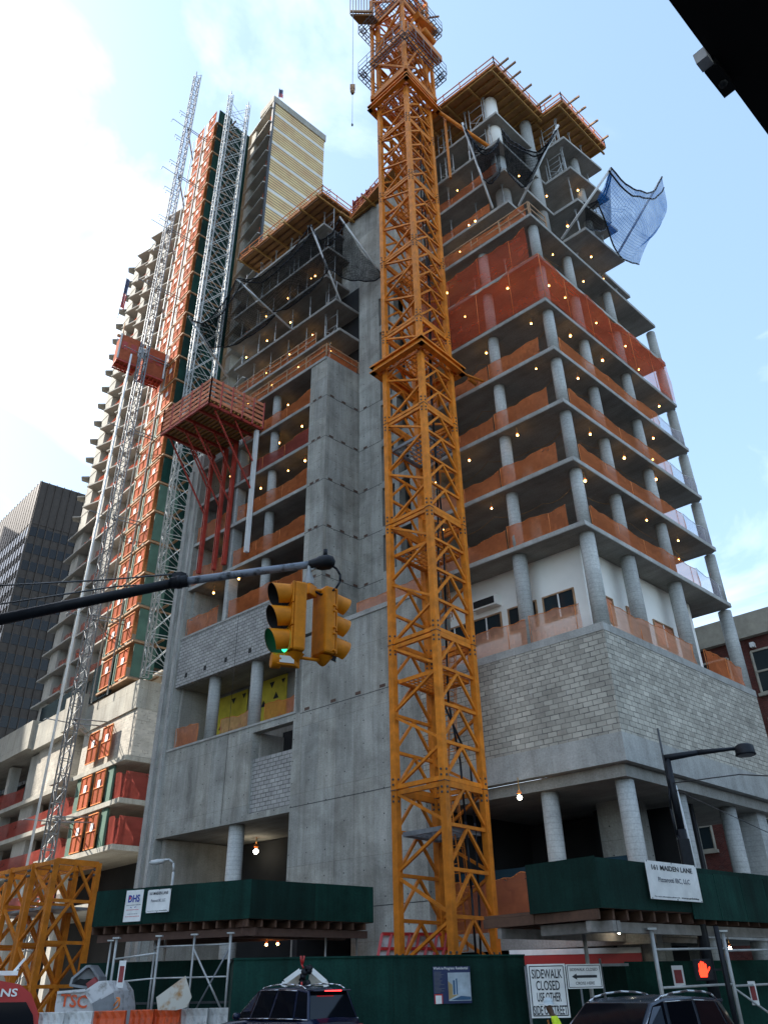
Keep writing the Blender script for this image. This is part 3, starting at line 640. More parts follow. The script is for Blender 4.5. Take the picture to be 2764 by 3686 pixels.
# ------------------------------------------------------------------ outrigger poles and black nets
def pole(p,q,label,grp='white poles holding out the black nets'):
    m=MB(); m.tube(p,q,.075,8); o=m.build('net_pole','white_paint'); tag(rebase(o,p),label,'pole',grp); return o
zL8=LV[7]+TK
pa=AB(3.0,.8,zL8); pb=AB(1.4,1.1,zL8); pcc=AB(-.1,5.2,LV[6]+TK); pd_=AB(-.4,9.4,zL8)
def away(base,px,Dx): P=Pd(px[0],px[1],Dx); return P
def tip(px,base,out):   # tip lies on the measured sight line at 'out' metres nearer than the base
    D=math.hypot(base.x,base.y)-out; return Pd(px[0],px[1],D)
bA=Pp(*r5(592,1410),AB(0,.8),dL); bB=Pp(*r5(795,1393),AB(1.7,0),dR); bC=Pp(*r5(1130,1650),AB(0,0),dR); bD=Pp(*r5(1575,1755),AB(-.4,0),dR)
tA=tip(r5(355,745),bA,1.6); tB=tip(r5(1103,760),bB,1.4); tC=tip(r5(1515,1098),bC,1.4); tD=tip(r4(1145,-560) if 0 else (1200+1400/1.185,755/1.185),bD,1.6)
pole(bA,tA,'white pole leaning left from the corner ledge above the red mesh'); pole(bB,tB,'white pole leaning right up to the second plywood deck'); pole(bC,tC,'thin pale pole at the left edge of the blue net'); pole(bD,tD,'white pole at the far right tip of the billowing blue net')
bE=Pp(*c3(1122,1222),AB(0,1.1),dL); tE=tip(c3(850,530),bE,1.2); bF=Pp(*c3(685,1478),AB(0,1.1),dL); tF=tip(c3(180,1018),bF,1.6); bG=Pp(*c3(1500,990),AB(0,2.8),dL); tG=tip(c3(1112,455),bG,1.6)
bH=Pp(*c3(100,1905),AB(0,0),dL); tH=tip(r12(825,735),bH,3.0)
pole(bE,tE,'pale pole rising from the left wing floor edge near its right corner'); pole(bF,tF,'long white pole leaning left across the dark upper left floors'); pole(bG,tG,'pole with the grey net over the core wall beside the crane'); pole(bH,tH,'thin pole leaning across the steel lattice tower')
def drape(c0,c1,c2,c3_,mat,label,sag=1.2,fold=.25,nu=24,nv=14,bulge=None):
    # c0-c1 upper edge, c3-c2 lower edge
    vdir=(CAM-c0); vdir.z=0; vdir.normalize(); ph=random.random()*6
    def fn(u,v):
        t=c0.lerp(c1,u); b_=c3_.lerp(c2,u); p=t.lerp(b_,v); s_=4*u*(1-u); p=p-Z*(sag*s_*(1-.5*v)); p=p+vdir*(fold*math.sin(u*9+v*4+ph)*math.sin(v*3.1)+.22*fold*math.sin(u*13+ph)+.12*fold*math.sin(u*31+v*9)); return p+bulge(u,v) if bulge else p
    m=MB(); m.grid(fn,nu,nv); o=m.build('safety_net',mat); tag(rebase(o,c3_),label,'safety net','dark nets slung between the poles')
    e=MB()
    for ed in (lambda u:fn(u,0),lambda u:fn(u,1),lambda u:fn(u,.12)):
        e.path([ed(i/16) for i in range(17)],.05,5)
    ORG[o.name]=Vector(c3_); e.build('edge_rope','black_paint',o)
    return o
sC=AB(2.0,1.0,LV[8]+.5)
drape(tA,AB(1.8,1.0,LV[9]),AB(1.8,.7,LV[8]),bA.lerp(tA,.35),'net_black','black net drooping round the bright column, left of it',2.0)
drape(AB(1.6,1.1,LV[9]+1),tB,bB.lerp(tB,.35),AB(1.6,1.0,LV[8]),'net_black','black net drooping between the bright column and the white pole right of it',2.6,.3)
qR=Vector((1,-.1,0)).normalized()
drape(tC,tD,bD-Z*.9+qR*.4,Pd(*r5(1380,1400),math.hypot(tC.x,tC.y)+1.2),'net_sky_tint','blue-looking net billowing out into the sky at the right',1.9,.35,bulge=lambda u,v:qR*(1.2*u*math.sin(v*3.14159*.85)+.3*v*math.sin(v*8+u*5))-Z*(.5*u*v))
drape(AB(-.2,6.5,LV[8]),tC,AB(-.4,9.5,LV[8]+.4),AB(-.2,6.0,LV[7]+.5),'net_black','black net rolled up along the projecting bay',1.2,.3)
drape(tF,tE,bE.lerp(tE,.4),bF.lerp(tF,.35),'net_black','wide black net veiling the upper left wing floors',1.8,.4)
drape(tE,tG,bG,bE.lerp(tE,.45),'net_black','black net hanging in front of the core wall left of the crane',2.0,.4)
drape(tH,tF,bF.lerp(tF,.3),bH.lerp(tH,.5),'net_black','black net stretched between lattice tower and left wing',2.2,.4)

# ------------------------------------------------------------------ work lamps
wl=T('work_lamp','x','lamp',(0,0,0)); m=MB(); m.tube((0,0,0),(0,0,.3),.012,5); m.build('cord','timber_yellow',wl)
m=MB(); m.lathe((0,0,-.02),[(.03,.06),(.05,.02),(.045,0)],8); m.build('socket','rail_orange',wl); m=MB(); m.sphere((0,0,-.1),.048,8); m.build('bulb','bulb',wl)
first=True; done=[]
def lamp(px,z,lab,grp,bm=None,scale=1):
    global first
    P=Pz(px[0],px[1],z-.4) if z>1.7 else None
    o=wl if first else dup(wl,P,lab,grp)
    first=False; o.location=P; o['label']=lab; o['group']=grp; o.scale=(scale*random.uniform(.75,1.35),)*3
    if bm:
        for c in o.children:
            if c.name.startswith('bulb'): c.data=c.data.copy(); c.data.materials.clear(); c.data.materials.append(MT[bm])
    return o
B_=[(r1,[(265,123),(757,157),(530,307),(753,323),(777,475),(225,485),(503,673),(706,798),(952,957),(958,1102)]),
(r4,[(490,262),(430,455),(585,435),(655,648),(158,483),(287,580),(530,778),(758,958),(327,875),(22,782),(578,1067),(862,1141),(799,1255),(1020,1428),(61,1137),(387,1210),(483,1642),(975,1676),(747,1828),(970,1843),(115,2022),(441,2005),(993,1996),(192,246),(306,20)]),
(r2,[(810,78),(1323,130),(1632,225),(976,360),(1364,485),(1218,998),(843,1197),(1017,1573),(1418,1370),(636,1737),(583,1373),(645,556)]),
(r5,[(316,1266),(455,1502),(405,1535),(336,1743),(1062,1768),(1255,1261),(1175,1540),(1012,1308),(795,1150),(707,2025),(235,2061),(1298,1975),(1358,1782),(1453,1954),(1026,2003),(1155,2100)])]
for cf,ps in B_:
    for p in ps:
        F_=cf(*p)
        if any(math.hypot(F_[0]-d[0],F_[1]-d[1])<14 for d in done): continue
        done.append(F_); r=ray(*F_); left=math.degrees(math.atan2(r.x,r.y))<16.6
        P=Pp(F_[0],F_[1],N,dL if left else dR)
        lv=[z for z in LV if z>P.z+.5]; z=lv[0] if lv else LV[10]; i=LV.index(z)
        lamp(F_,z,'glowing work lamp under right wing slab %s above the white wall'%['first','second','third','fourth','fifth','sixth','seventh','eighth','ninth','tenth','eleventh','twelfth'][i],'work lamps under right wing slab %d'%(i+1))
LZ=[18.0]+LW+[37.85]+UP+[57.7]
B2=[(r7,[(345,78),(534,123),(196,207),(352,267),(708,222),(848,350),(190,397),(527,373),(345,513),(598,472),(391,613),(207,750),(516,768),(625,933),(446,1061),(648,1200),(516,1282),(248,1200),(303,1418),(65,1328),(52,1447),(602,1882),(17,1895),(132,2122)]),
(r8,[(785,822),(587,928),(529,1022),(570,702),(668,592),(563,360),(703,145),(717,25),(955,117),(1253,578)]),
(c3,[(855,1005),(893,978),(648,1180),(668,1400),(457,1566),(269,1717),(451,1350),(278,1497),(872,1515),(660,1690),(1032,1662),(743,1805),(450,1852),(503,1968)])]
for cf,ps in B2:
    for p in ps:
        F_=cf(*p)
        if any(math.hypot(F_[0]-d[0],F_[1]-d[1])<14 for d in done): continue
        done.append(F_); P=Pp(F_[0],F_[1],AB(0,.3 if F_[1]>1480 else 1.2),dL)
        lv=[z for z in LZ if z>P.z+.4]; z=lv[0] if lv else LZ[-1]; i=LZ.index(z)
        lamp(F_,z,'glowing work lamp under left wing slab %s above the yellow boards'%['first','second','third','fourth','fifth','sixth','seventh','eighth','ninth','tenth','eleventh','twelfth'][i],'work lamps under left wing slab %d'%(i+1),scale=1.1)
lamp(r6(597,655),8.1,'large white work light hanging under the block band beside the crane',None,'bulb_white',2.0)
lamp(r9(1093,883),9.1,'large white work light in the big dark opening of the left wing',None,'bulb_white',2.2)
def wirestr(pts,label):
    out=[]
    for a,b in zip(pts[:-1],pts[1:]):
        for i in range(6): u=i/6; out.append(a.lerp(b,u)-Z*(.28*4*u*(1-u)))
    out.append(pts[-1]); m=MB(); m.path(out,.013,4); tag(rebase(m.build('lamp_cable','timber_yellow'),pts[0]),label,'cable','sagging lamp cables')
for i in range(6):
    w_=['first','second','third','fourth','fifth','sixth'][i]; z=LV[i+1]-.08
    wirestr([AB(8.2,2.0+.2*i,z),AB(5.6,1.6,z),AB(3.2,2.2,z),AB(1.3,1.8,z),AB(1.0,4.5,z),AB(1.4,7.0,z),AB(1.1,10.0,z),AB(1.5,12.6,z)],'thin yellow lamp cable sagging round the corner of the %s open right floor'%w_)
# ------------------------------------------------------------------ TOWER CRANE
CX=Vector((1.9,30.7,0)); e1=dirv(-47.8); e2=dirv(42.6); HS=1.17
def lattice(m,c,h,z0,z1,n,k1,leg=.26,br=.10,e1=e1,e2=e2):
    cs=[c-e1*h-e2*h,c+e1*h-e2*h,c+e1*h+e2*h,c-e1*h+e2*h]   # front, left, back, right
    for p in cs: m.bar(p+Z*z0,p+Z*z1,leg,leg,up=e1)
    dz=(z1-z0)/n
    for f,(p,q) in enumerate(((cs[0],cs[1]),(cs[1],cs[2]),(cs[2],cs[3]),(cs[3],cs[0]))):
        for i in range(n):
            a=z0+i*dz; b=a+dz
            if f in (0,2):
                s_,t_=(p,q) if (i+k1)%2 else (q,p)
                m.bar(s_+Z*(a+.08),t_+Z*(b-.08),br,br,up=(0,0,1))
            else:
                mid=(p+q)/2; m.bar(p+Z*b,q+Z*b,br,br*1.2); m.bar(p+Z*(a+.05),mid+Z*(b-.05),br,br); m.bar(q+Z*(a+.05),mid+Z*(b-.05),br,br)
        m.bar(p+Z*(z1-.1),q+Z*(z1-.1),br*1.2,br*1.6); m.bar(p+Z*(z0+.12),q+Z*(z0+.12),br*1.2,br*1.6)
    return cs
crane=T('tower_crane','very tall yellow lattice tower crane mast rising through the middle of the picture','crane',CX)
z=-3.6; k_=0
while z<66:
    z1=z+5.81; m=MB(); cs=lattice(m,CX,HS,max(z,0),z1,4,0); 
    for p in cs:
        for dd in (-1,1):
            for zo in (-.3,.18,.42): pass
    o=m.build('mast_section','crane_yellow',crane)
    b=MB()
    for p in cs:
        for zo in (-.22,-.4,.2,.4):
            for d_ in (-e2,-e1): b.tube(p+Z*(z1+zo)+d_*.12,p+Z*(z1+zo)+d_*.16,.045,8)
        b.bar(p+Z*(z1-.012)-e2*.0,p+Z*(z1+.012),.30,.30,up=e1)
    b.build('bolt','steel_dark',o)
    # caged ladder and landing
    l=MB(); s0=CX+e2*.35-e1*.2
    lp=[s0-e1*.2,s0+e1*.2]; lean=e2*(-.5 if k_%2 else .5)
    for p in lp: l.tube(p+Z*(z+.5)-lean*.5,p+Z*(z1+.3)+lean*.5,.022,5)
    for i in range(18): t_=i/18; a=lp[0].lerp(lp[1],0)+Z*(z+.5+5.5*t_)+lean*(t_-.5); l.tube(a,a+e1*.4,.014,4)
    for i in range(1,7):
        t_=i/7; c=s0+Z*(z+.8+5.3*t_)+lean*(t_-.5)-e2*.05; prev=None
        for j in range(9): an=math.pi*j/8; p=c+e1*.38*math.cos(an)+e2*(.62*math.sin(an)); 
        pts=[c+e1*.36*math.cos(math.pi*j/8)+e2*(.62*math.sin(math.pi*j/8)) for j in range(9)]; l.path(pts,.014,4)
    for an in (30,60,90,120,150):
        w=e1*.36*math.cos(R_(an))+e2*.62*math.sin(R_(an)); l.tube(s0+Z*(z+1.4)+lean*(-.35)+w,s0+Z*(z1+.0)+lean*.5+w,.012,4)
    l.build('caged_ladder','crane_yellow',crane)
    pz=z1-1.55; pm=MB(); col_='crane_yellow' if k_%2 else 'steel_grey'
    for i in range(9): t_=-.9+.225*i; pm.bar(CX+e1*t_-e2*.95+Z*pz,CX+e1*t_+e2*.95+Z*pz,.03,.05)
    for i in range(7): t_=-.9+.3*i; pm.bar(CX-e1*.95+e2*t_+Z*pz,CX+e1*.95+e2*t_+Z*pz,.03,.06)
    for s_ in (-1,1): pm.bar(CX-e1*1.0+e2*s_*1.0+Z*pz,CX+e1*1.0+e2*s_*1.0+Z*pz,.06,.16); pm.bar(CX-e2*1.0+e1*s_*1.0+Z*pz,CX+e2*1.0+e1*s_*1.0+Z*pz,.06,.16)
    pm.build('landing','steel_grey' if k_ in (1,4) else 'crane_yellow',crane)
    z=z1; k_+=1
def collar(zc,h):
    m=MB(); w=.30
    for s_ in (-1,1):
        m.bar(CX+e2*s_*h-e1*(h+.15)+Z*zc,CX+e2*s_*h+e1*(h+.15)+Z*zc,w,.10); m.bar(CX+e1*s_*h-e2*(h+.15)+Z*(zc),CX+e1*s_*h+e2*(h+.15)+Z*(zc),w,.10)
        m.bar(CX+e2*s_*h-e1*(h+.15)+Z*(zc-.38),CX+e2*s_*h+e1*(h+.15)+Z*(zc-.38),w,.08); m.bar(CX+e1*s_*h-e2*(h+.15)+Z*(zc-.38),CX+e1*s_*h+e2*(h+.15)+Z*(zc-.38),w,.08)
        m.bar(CX+e2*s_*h-e1*h+Z*(zc-.19),CX+e2*s_*h+e1*h+Z*(zc-.19),.05,.34); m.bar(CX+e1*s_*h-e2*h+Z*(zc-.19),CX+e1*s_*h+e2*h+Z*(zc-.19),.05,.34)
    for a,b in ((e1,e2),(e2,e1)):
        for s_ in (-.55,.55): m.bar(CX-a*h+b*s_*h*1.3+Z*(zc-.25),CX+a*h+b*s_*h*1.3+Z*(zc-.25),.1,.12)
    return m.build('collar','crane_yellow',crane)
collar(29.2,1.62); collar(52.5,1.62)
m=MB()
rc=CX+e2*1.7-e1*1.62+Z*28.9; m.tube(rc,AB(4.3,.1,29.0),.07,8); m.tube(rc+e2*.5,rc+e2*1.1,.13,8); m.tube(CX+e2*1.6+Z*28.9,AB(8,1,28.9),.1,8)
rc=CX+e2*1.7-e1*1.62+Z*52.2; m.tube(rc,AB(2.6,2.2,49.0),.13,8); m.tube(CX+e2*1.6+Z*52.2,AB(8,2,48),.12,8); m.bar(rc+e2*.6,rc+e2*.6-Z*6.5,.16,.16); m.tube(CX+e1*1.5+Z*52.2,AB(11.5,3,50),.12,8)
m.build('tie_strut','crane_yellow',crane)
# climbing frame and machinery above the upper collar
m=MB(); lattice(m,CX,1.48,53.6,66.5,3,1,.2,.12); 
for zc in (53.5,57.9,62.5): 
    for s_ in (-1,1): m.bar(CX+e2*s_*1.5-e1*1.65+Z*zc,CX+e2*s_*1.5+e1*1.65+Z*zc,.14,.42); m.bar(CX+e1*s_*1.5-e2*1.65+Z*zc,CX+e1*s_*1.5+e2*1.65+Z*zc,.14,.42)
m.build('climbing_frame','crane_yellow',crane)
m=MB(); m.bar(CX-e1*1.85-e2*1.1+Z*58.6,CX-e1*1.85+e2*2.0+Z*58.6,.5,.7); m.bar(CX-e1*1.7-e2*.2+Z*61.8,CX-e1*1.7+e2*1.9+Z*62.6,.55,.5); m.tube(CX-e1*1.9+e2*.2+Z*60.2,CX-e1*1.9+e2*1.4+Z*60.0,.28,10); m.build('jacking_beam','crane_yellow',crane)
m=MB(); 
for i in range(26):
    p=CX+e1*random.uniform(-1.9,.2)+e2*random.uniform(-.2,1.9)+Z*random.uniform(57.5,64); q=p+Vector((random.uniform(-.7,.7),random.uniform(-.7,.7),random.uniform(-.8,.8))); m.tube(p,q,random.choice((.05,.08,.14)),6)
m.build('machinery','crane_dark',crane)
def walkway(zc,h,off=0):
    m=MB()
    for s_ in (-1,1):
        for (u_,w_) in ((e1,e2),(e2,e1)):
            a=CX+u_*s_*h-w_*h; b=CX+u_*s_*h+w_*h
            for o_ in (-.28,-.1,.08,.28): m.bar(a+u_*s_*o_+Z*zc,b+u_*s_*o_+Z*zc,.05,.05)
            for i in range(13): p=a.lerp(b,i/12); m.bar(p-u_*s_*.28+Z*(zc-.03),p+u_*s_*.28+Z*(zc-.03),.05,.05)
            for i in range(6): p=a.lerp(b,i/5)+u_*s_*.28; m.tube(p+Z*zc,p+Z*(zc+1.1),.022,5)
            for hh in (.55,1.1): m.tube(a+u_*s_*.28+Z*(zc+hh),b+u_*s_*.28+Z*(zc+hh),.02,5)
    return m
walkway(56.4,2.05).build('walkway_grating','steel_grey',crane); walkway(62.2,2.05).build('walkway_grating','steel_grey',crane)
# hoist cables down the right-hand face
m=MB()
for k_,o_ in enumerate((.25,.75)):
    pts=[CX+e2*o_*(1-.1*j%2)-e1*.95+Vector((.08*math.sin(j*.9+k_),0,0))+Z*(53-j*2.2) for j in range(24)]; m.path(pts,.045,6)
m.build('cable','black_paint',crane)
# jib end hanging at the upper left + hook
t=T('jib_platform','rusty brown counter-jib platform corner hanging left of the crane top','crane part',Pd(1300,60,29.5))
m=MB(); a=Pd(1270,185,29.4); b=Pd(1342,115,29.6); c=Pd(1290,0,29.8); d=Pd(1345,0,30.2); m.prism([Vector((p.x,p.y,0)) for p in (a+e1*.3,b,b+e2*.9,a+e1*.3+e2*.9)],62.4,62.6); m.build('floor_plate','crane_dark',t)
m=MB()
for i in range(9): p=(a+e1*.3).lerp(b,i/8); m.bar((p.x,p.y,62.6),(p.x,p.y,64.8),.06)
m.bar((a.x-.2,a.y,62.5),(b.x,b.y,62.9),.12,.2); m.build('railing','timber',t)
hk=T('crane_hook','crane hook block hanging on a thin rope against the sky','crane hook',Pd(1268,458,26))
P=Pd(1269,316,26); m=MB(); m.tube((P.x,P.y,P.z-.2),(P.x,P.y,P.z+12),.016,5); m.tube((P.x,P.y,P.z-3.6),(P.x,P.y,P.z),.012,5); m.build('rope','steel_grey',hk)
m=MB(); m.box((P.x,P.y,P.z+.05),(.30,.16,.42)); m.box((P.x,P.y,P.z-.3),(.2,.2,.35),30); m.tube(P-Z*.6,P-Z*.45,.09,8); m.build('block','timber',hk); m=MB(); m.lathe(P-Z*3.75,[(.01,.25),(.06,.12),(.05,0),(.01,-.06)],8); m.build('hook','steel_dark',hk)

# ================================================================== RED LOADING PLATFORM
lp_=T('loading_platform','red steel and timber loading platform jutting from the left wing high above the street','platform',AB(25,-2,35))
zb=35.0; a0,a1,b0,b1=22.3,27.7,-4.3,0
m=MB(); m.ab(a0,a1,b0,b1,zb+.45,zb+.5); m.build('deck','timber',lp_)
m=MB()
for i in range(14): b_=b0+.1+(b1-b0-.2)*i/13; m.bar(AB(a0,b_,zb+.36),AB(a1,b_,zb+.36),.07,.14)
m.build('joist','timber_yellow',lp_)
m=MB()
for a in (22.45,23.5,24.9,26.2,27.5): m.bar(AB(a,b0,zb+.18),AB(a,b1,zb+.18),.14,.2)
m.bar(AB(a0,b0,zb+.2),AB(a1,b0,zb+.2),.1,.22); m.build('bearer','red_steel',lp_)
for a,zl,w in ((27.6,25.6,'red_steel'),(25.97,25.3,'red_steel'),(24.92,25.3,'red_steel'),(22.68,25.4,'galv')):
    m=MB(); m.ab(a-.11,a-.05,-.3,-.05,zl,zb+.1); m.ab(a+.05,a+.11,-.3,-.05,zl,zb+.1); m.ab(a-.06,a+.06,-.1,-.04,zl,zb); m.build('upright','red_steel' if w!='galv' else 'white_paint',lp_)
    m=MB(); m.bar(AB(a,-.3,30.2),AB(a,-3.6,zb+.1),.09); m.bar(AB(a,-.3,32.4),AB(a,-2.0,zb+.1),.08); m.build('strut','red_steel',lp_)
m=MB()
def fence_side(m_,P,Q,n):
    for i in range(n+1): p=P.lerp(Q,i/n); m_.bar(p,p+Z*2.3,.1,.1)
m2=MB(); fence_side(m2,AB(a0,b0,zb+.1),AB(a0,b1,zb+.1),5); fence_side(m2,AB(a0,b0,zb+.1),AB(a1,b0,zb+.1),5); fence_side(m2,AB(a1,b0,zb+.1),AB(a1,b1,zb+.1),3); m2.build('post','red_steel',lp_)
for h in (.6,1.0,1.4,1.8,2.2):
    for P,Q in ((AB(a0,b0,zb),AB(a0,b1,zb)),(AB(a0,b0,zb),AB(a1,b0,zb)),(AB(a1,b0,zb),AB(a1,b1,zb))): m.bar(P+Z*h,Q+Z*h,.04,.24)
m.build('side_board','timber_pale',lp_)
# ================================================================== FAR TOWER ON THE LEFT
dB=dirv(-43); dS=dirv(47.5)
P1=azp(-19,62); Q0=Vector((-15.9,61.2,0))           # hoist corner, tower front line
Y0=azs(-12.63,0,60); Y0.z=0
B=T('concrete_tower','very tall pale concrete tower under construction behind the red hoist doors','building',(-30,80,0))
def FB(t,d=0,z=0): return Q0+dB*t+dS*d+Z*z          # t along the street front, d inward
m=MB(); fl=[22.6+3.06*i for i in range(26)]
for i,z in enumerate(fl):
    pts=[Y0+dS*.1, Y0-dS*.55+dB*.25, Q0+dB*1.0, Q0+dB*12.2]
    # faceted balcony line along the sunny front
    t=12.2; kk=0
    zig=[(12.4,-.9),(15.6,-1.8),(15.8,-.85),(17.4,-.85),(20.5,-1.8),(20.7,-.85),(22.3,-.85),(25.3,-1.75),(25.5,-.85),(27.1,-.85),(29.8,-1.7),(30.0,-.85),(32.2,-.85)] if i>9 else [(13,-1.2),(20,-1.2),(20,-.9),(26,-.9),(26,-1.3),(31.0,-1.3)]
    pts+=[FB(a,b) for a,b in zig]
    if i>9: pts+=[FB(32.9,-1.6),FB(33.7,-1.2),FB(33.5,1.2)]
    else: pts+=[FB(33.6,-1.3),FB(33.6,.2)]
    pts+=[FB(33,9),Y0+dS*8.1+dB*.3]
    m=MB(); m.prism(pts,z,z+.18); m.build('floor_slab','conc_tower',B)
ZT=fl[-1]
m=MB(); 
for t,w,d0 in ((12.3,.5,-.7),(15.8,1.5,-.8),(20.7,1.5,-.8),(25.5,1.5,-.8),(30.0,2.1,-.8)):
    m.prism([FB(t,d0),FB(t+w,d0),FB(t+w,1.3),FB(t,1.3)],21,ZT)
m.build('column','conc_tower',B)
m=MB(); m.prism([FB(.2,.2),FB(1.2,.2),FB(1.2,1.2),FB(.2,1.2)],21,ZT+1); m.build('column','conc_pale',B)
m=MB(); m.prism([FB(5.6,.5),FB(6.5,.5),FB(6.5,1.3),FB(5.6,1.3)],21,ZT); m.build('column','conc_tower',B)
m=MB(); m.prism([FB(32.1,-.6),FB(32.8,-.6),FB(32.6,8.5),FB(31.9,8.5)],21,ZT); m.build('end_wall','conc_tower',B)
m=MB(); m.prism([FB(-1,3.6),FB(31.8,3.6),FB(31.8,8.4),FB(-1,8.4)],21,ZT); m.build('inner_wall','conc_soffit',B)
m=MB(); m.prism([Y0,Y0+dS*8.1,Y0+dS*8.1+dB*.4,Y0+dB*.4],60,100.3); m.build('sheathed_wall','sheathing_stripes',B)
m=MB(); m.prism([Y0-dS*.25-dB*.12,Y0-dS*.0-dB*.12,Y0+dB*.2,Y0-dS*.25+dB*.2],45,100.3); m.build('corner_trim','steel_dark',B)
m=MB(); m.prism([Y0-dS*.3-dB*.1,Y0+dS*8.3-dB*.1,Y0+dS*8.3+dB*8,Y0-dS*.3+dB*3.0],100.3,101.6); m.build('parapet','conc_pale',B)
m=MB(); m.prism([FB(1.2,.4),FB(32.5,.4),FB(32.5,8),FB(1.2,8)],ZT+.22,ZT+1.4); m.build('parapet','conc_tower',B)
# podium front through the hoist corner
def FP(t,d=0,z=0): return P1+dB*t+dS*d+Z*z
tb=-1.97
m=MB()
m.prism([FP(tb,0),FP(7.2,0),FP(7.2,5),FP(tb,5)],19.9,22.1); m.prism([FP(7.2,-1.0),FP(9.6,-1.0),FP(9.6,4),FP(7.2,4)],20.3,23.2); m.prism([FP(9.6,-.2),FP(18,-.2),FP(18,4),FP(9.6,4)],20.6,23.0); m.prism([FP(18,-.6),FP(45,-.6),FP(45,4),FP(18,4)],20.8,23.4)
m.build('parapet','conc_pale',B)
m=MB(); m.prism([FP(tb+.02,.15),FP(7.2,.15),FP(7.2,5),FP(tb+.02,5)],16.4,19.9); m.prism([FP(9.4,.4),FP(17.5,.4),FP(17.5,3),FP(9.4,3)],16.4,20.6); m.build('block_wall','block_pale',B)
for z in (16.0,13.05,10.0,6.5):
    m=MB(); m.prism([FP(tb-.1,-.3),FP(6.9,-.3),FP(6.9,-1.1),FP(9.5,-1.1),FP(9.5,.1),FP(46,.1),FP(46,9),FP(tb-.1,9)],z,z+.35); m.build('floor_slab','conc_pale',B)
m=MB()
for t,w in ((7.6,.8),(12,.7),(17.2,3.0),(25,.7),(31.5,.8),(38,.8)): m.prism([FP(t,.7),FP(t+w,.7),FP(t+w,1.6),FP(t,1.6)],0,20.6)
m.build('column','conc_tower',B)
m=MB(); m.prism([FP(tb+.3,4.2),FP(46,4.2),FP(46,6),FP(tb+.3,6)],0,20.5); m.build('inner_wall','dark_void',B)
m=MB(); m.prism([FP(10,.6),FP(20,.6),FP(20,.8),FP(10,.8)],23.1,25.2); m.prism([FP(3.2,-.1),FP(7,-.1),FP(7,0.1),FP(3.2,0.1)],22.3,25.4); m.build('window_band','glass_dark',B)
def fnet(t0,t1,d,z,h,label,mat='net_red',g_='red nets on the far tower floors'):
    m=MB(); m.grid(lambda u,v:FP(t0+(t1-t0)*u,d+.08*math.sin(u*17)*v,z+h*v*(1-.08*math.sin(u*9))),14,2); tag(rebase(m.build('debris_net',mat),FP(t0,d,z)),label,'safety net',g_)
for z,nm_ in ((13.4,'upper'),(10.35,'lower')):
    fnet(tb,.6,.1,z,1.9,'maroon net right of the hoist doors, %s podium floor'%nm_,'net_maroon')
    m=MB(); m.grid(lambda u,v:FP(tb+.05,u*4,z+1.9*v),4,1); tag(rebase(m.build('debris_net','net_maroon'),FP(tb,0,z)),'maroon net on the podium side wall, %s floor'%nm_,'safety net','red nets on the far tower floors')
    fnet(6.2,10.5,.2,z,1.6,'red net left of the hoist doors, %s podium floor'%nm_,'net_maroon'); fnet(10.6,45,.4,z,1.5,'long dark red net at far left, %s podium floor'%nm_,'net_maroon')
fnet(20,32,.6,16.35,1.6,'dark red net in the big opening at the left edge','net_maroon'); fnet(8,40,.4,6.9,1.6,'lowest dark red net behind the yellow frames','net_maroon')
fnet(-1,.2,1,6.9,.1,'scrap of net at the foot of the podium corner','net_maroon') if 0 else None
for i,z in enumerate(fl[:-1]):
    for t0,t1,w in ((12.9,15.8,'right'),(17.3,20.7,'middle'),(22.2,25.5,'centre left'),(27,30,'left')):
        m=MB(); m.grid(lambda u,v:FB(t0+(t1-t0)*u,-.5,z+.22+1.35*v*(1-.07*math.sin(u*9+i))),8,1); tag(rebase(m.build('debris_net','net_red'),FB(t0,0,z)),'red net in the %s bay of the far tower, storey %d above podium'%(w,i+1),'safety net','red nets in the %s bay of the far tower'%w)
# right part next to the yellow wall
for i,z in enumerate(fl[10:-1]):
    m=MB(); m.grid(lambda u,v:Y0-dS*(.35-.3*u)+dB*(.2+.0*u)+dB*.05+Z*(z+.22+1.0*v),3,1); tag(rebase(m.build('debris_net','net_red'),Y0+Z*z),'tiny red net beside the yellow wall corner, row %d up'%(i+1),'safety net','red nets beside the yellow wall')
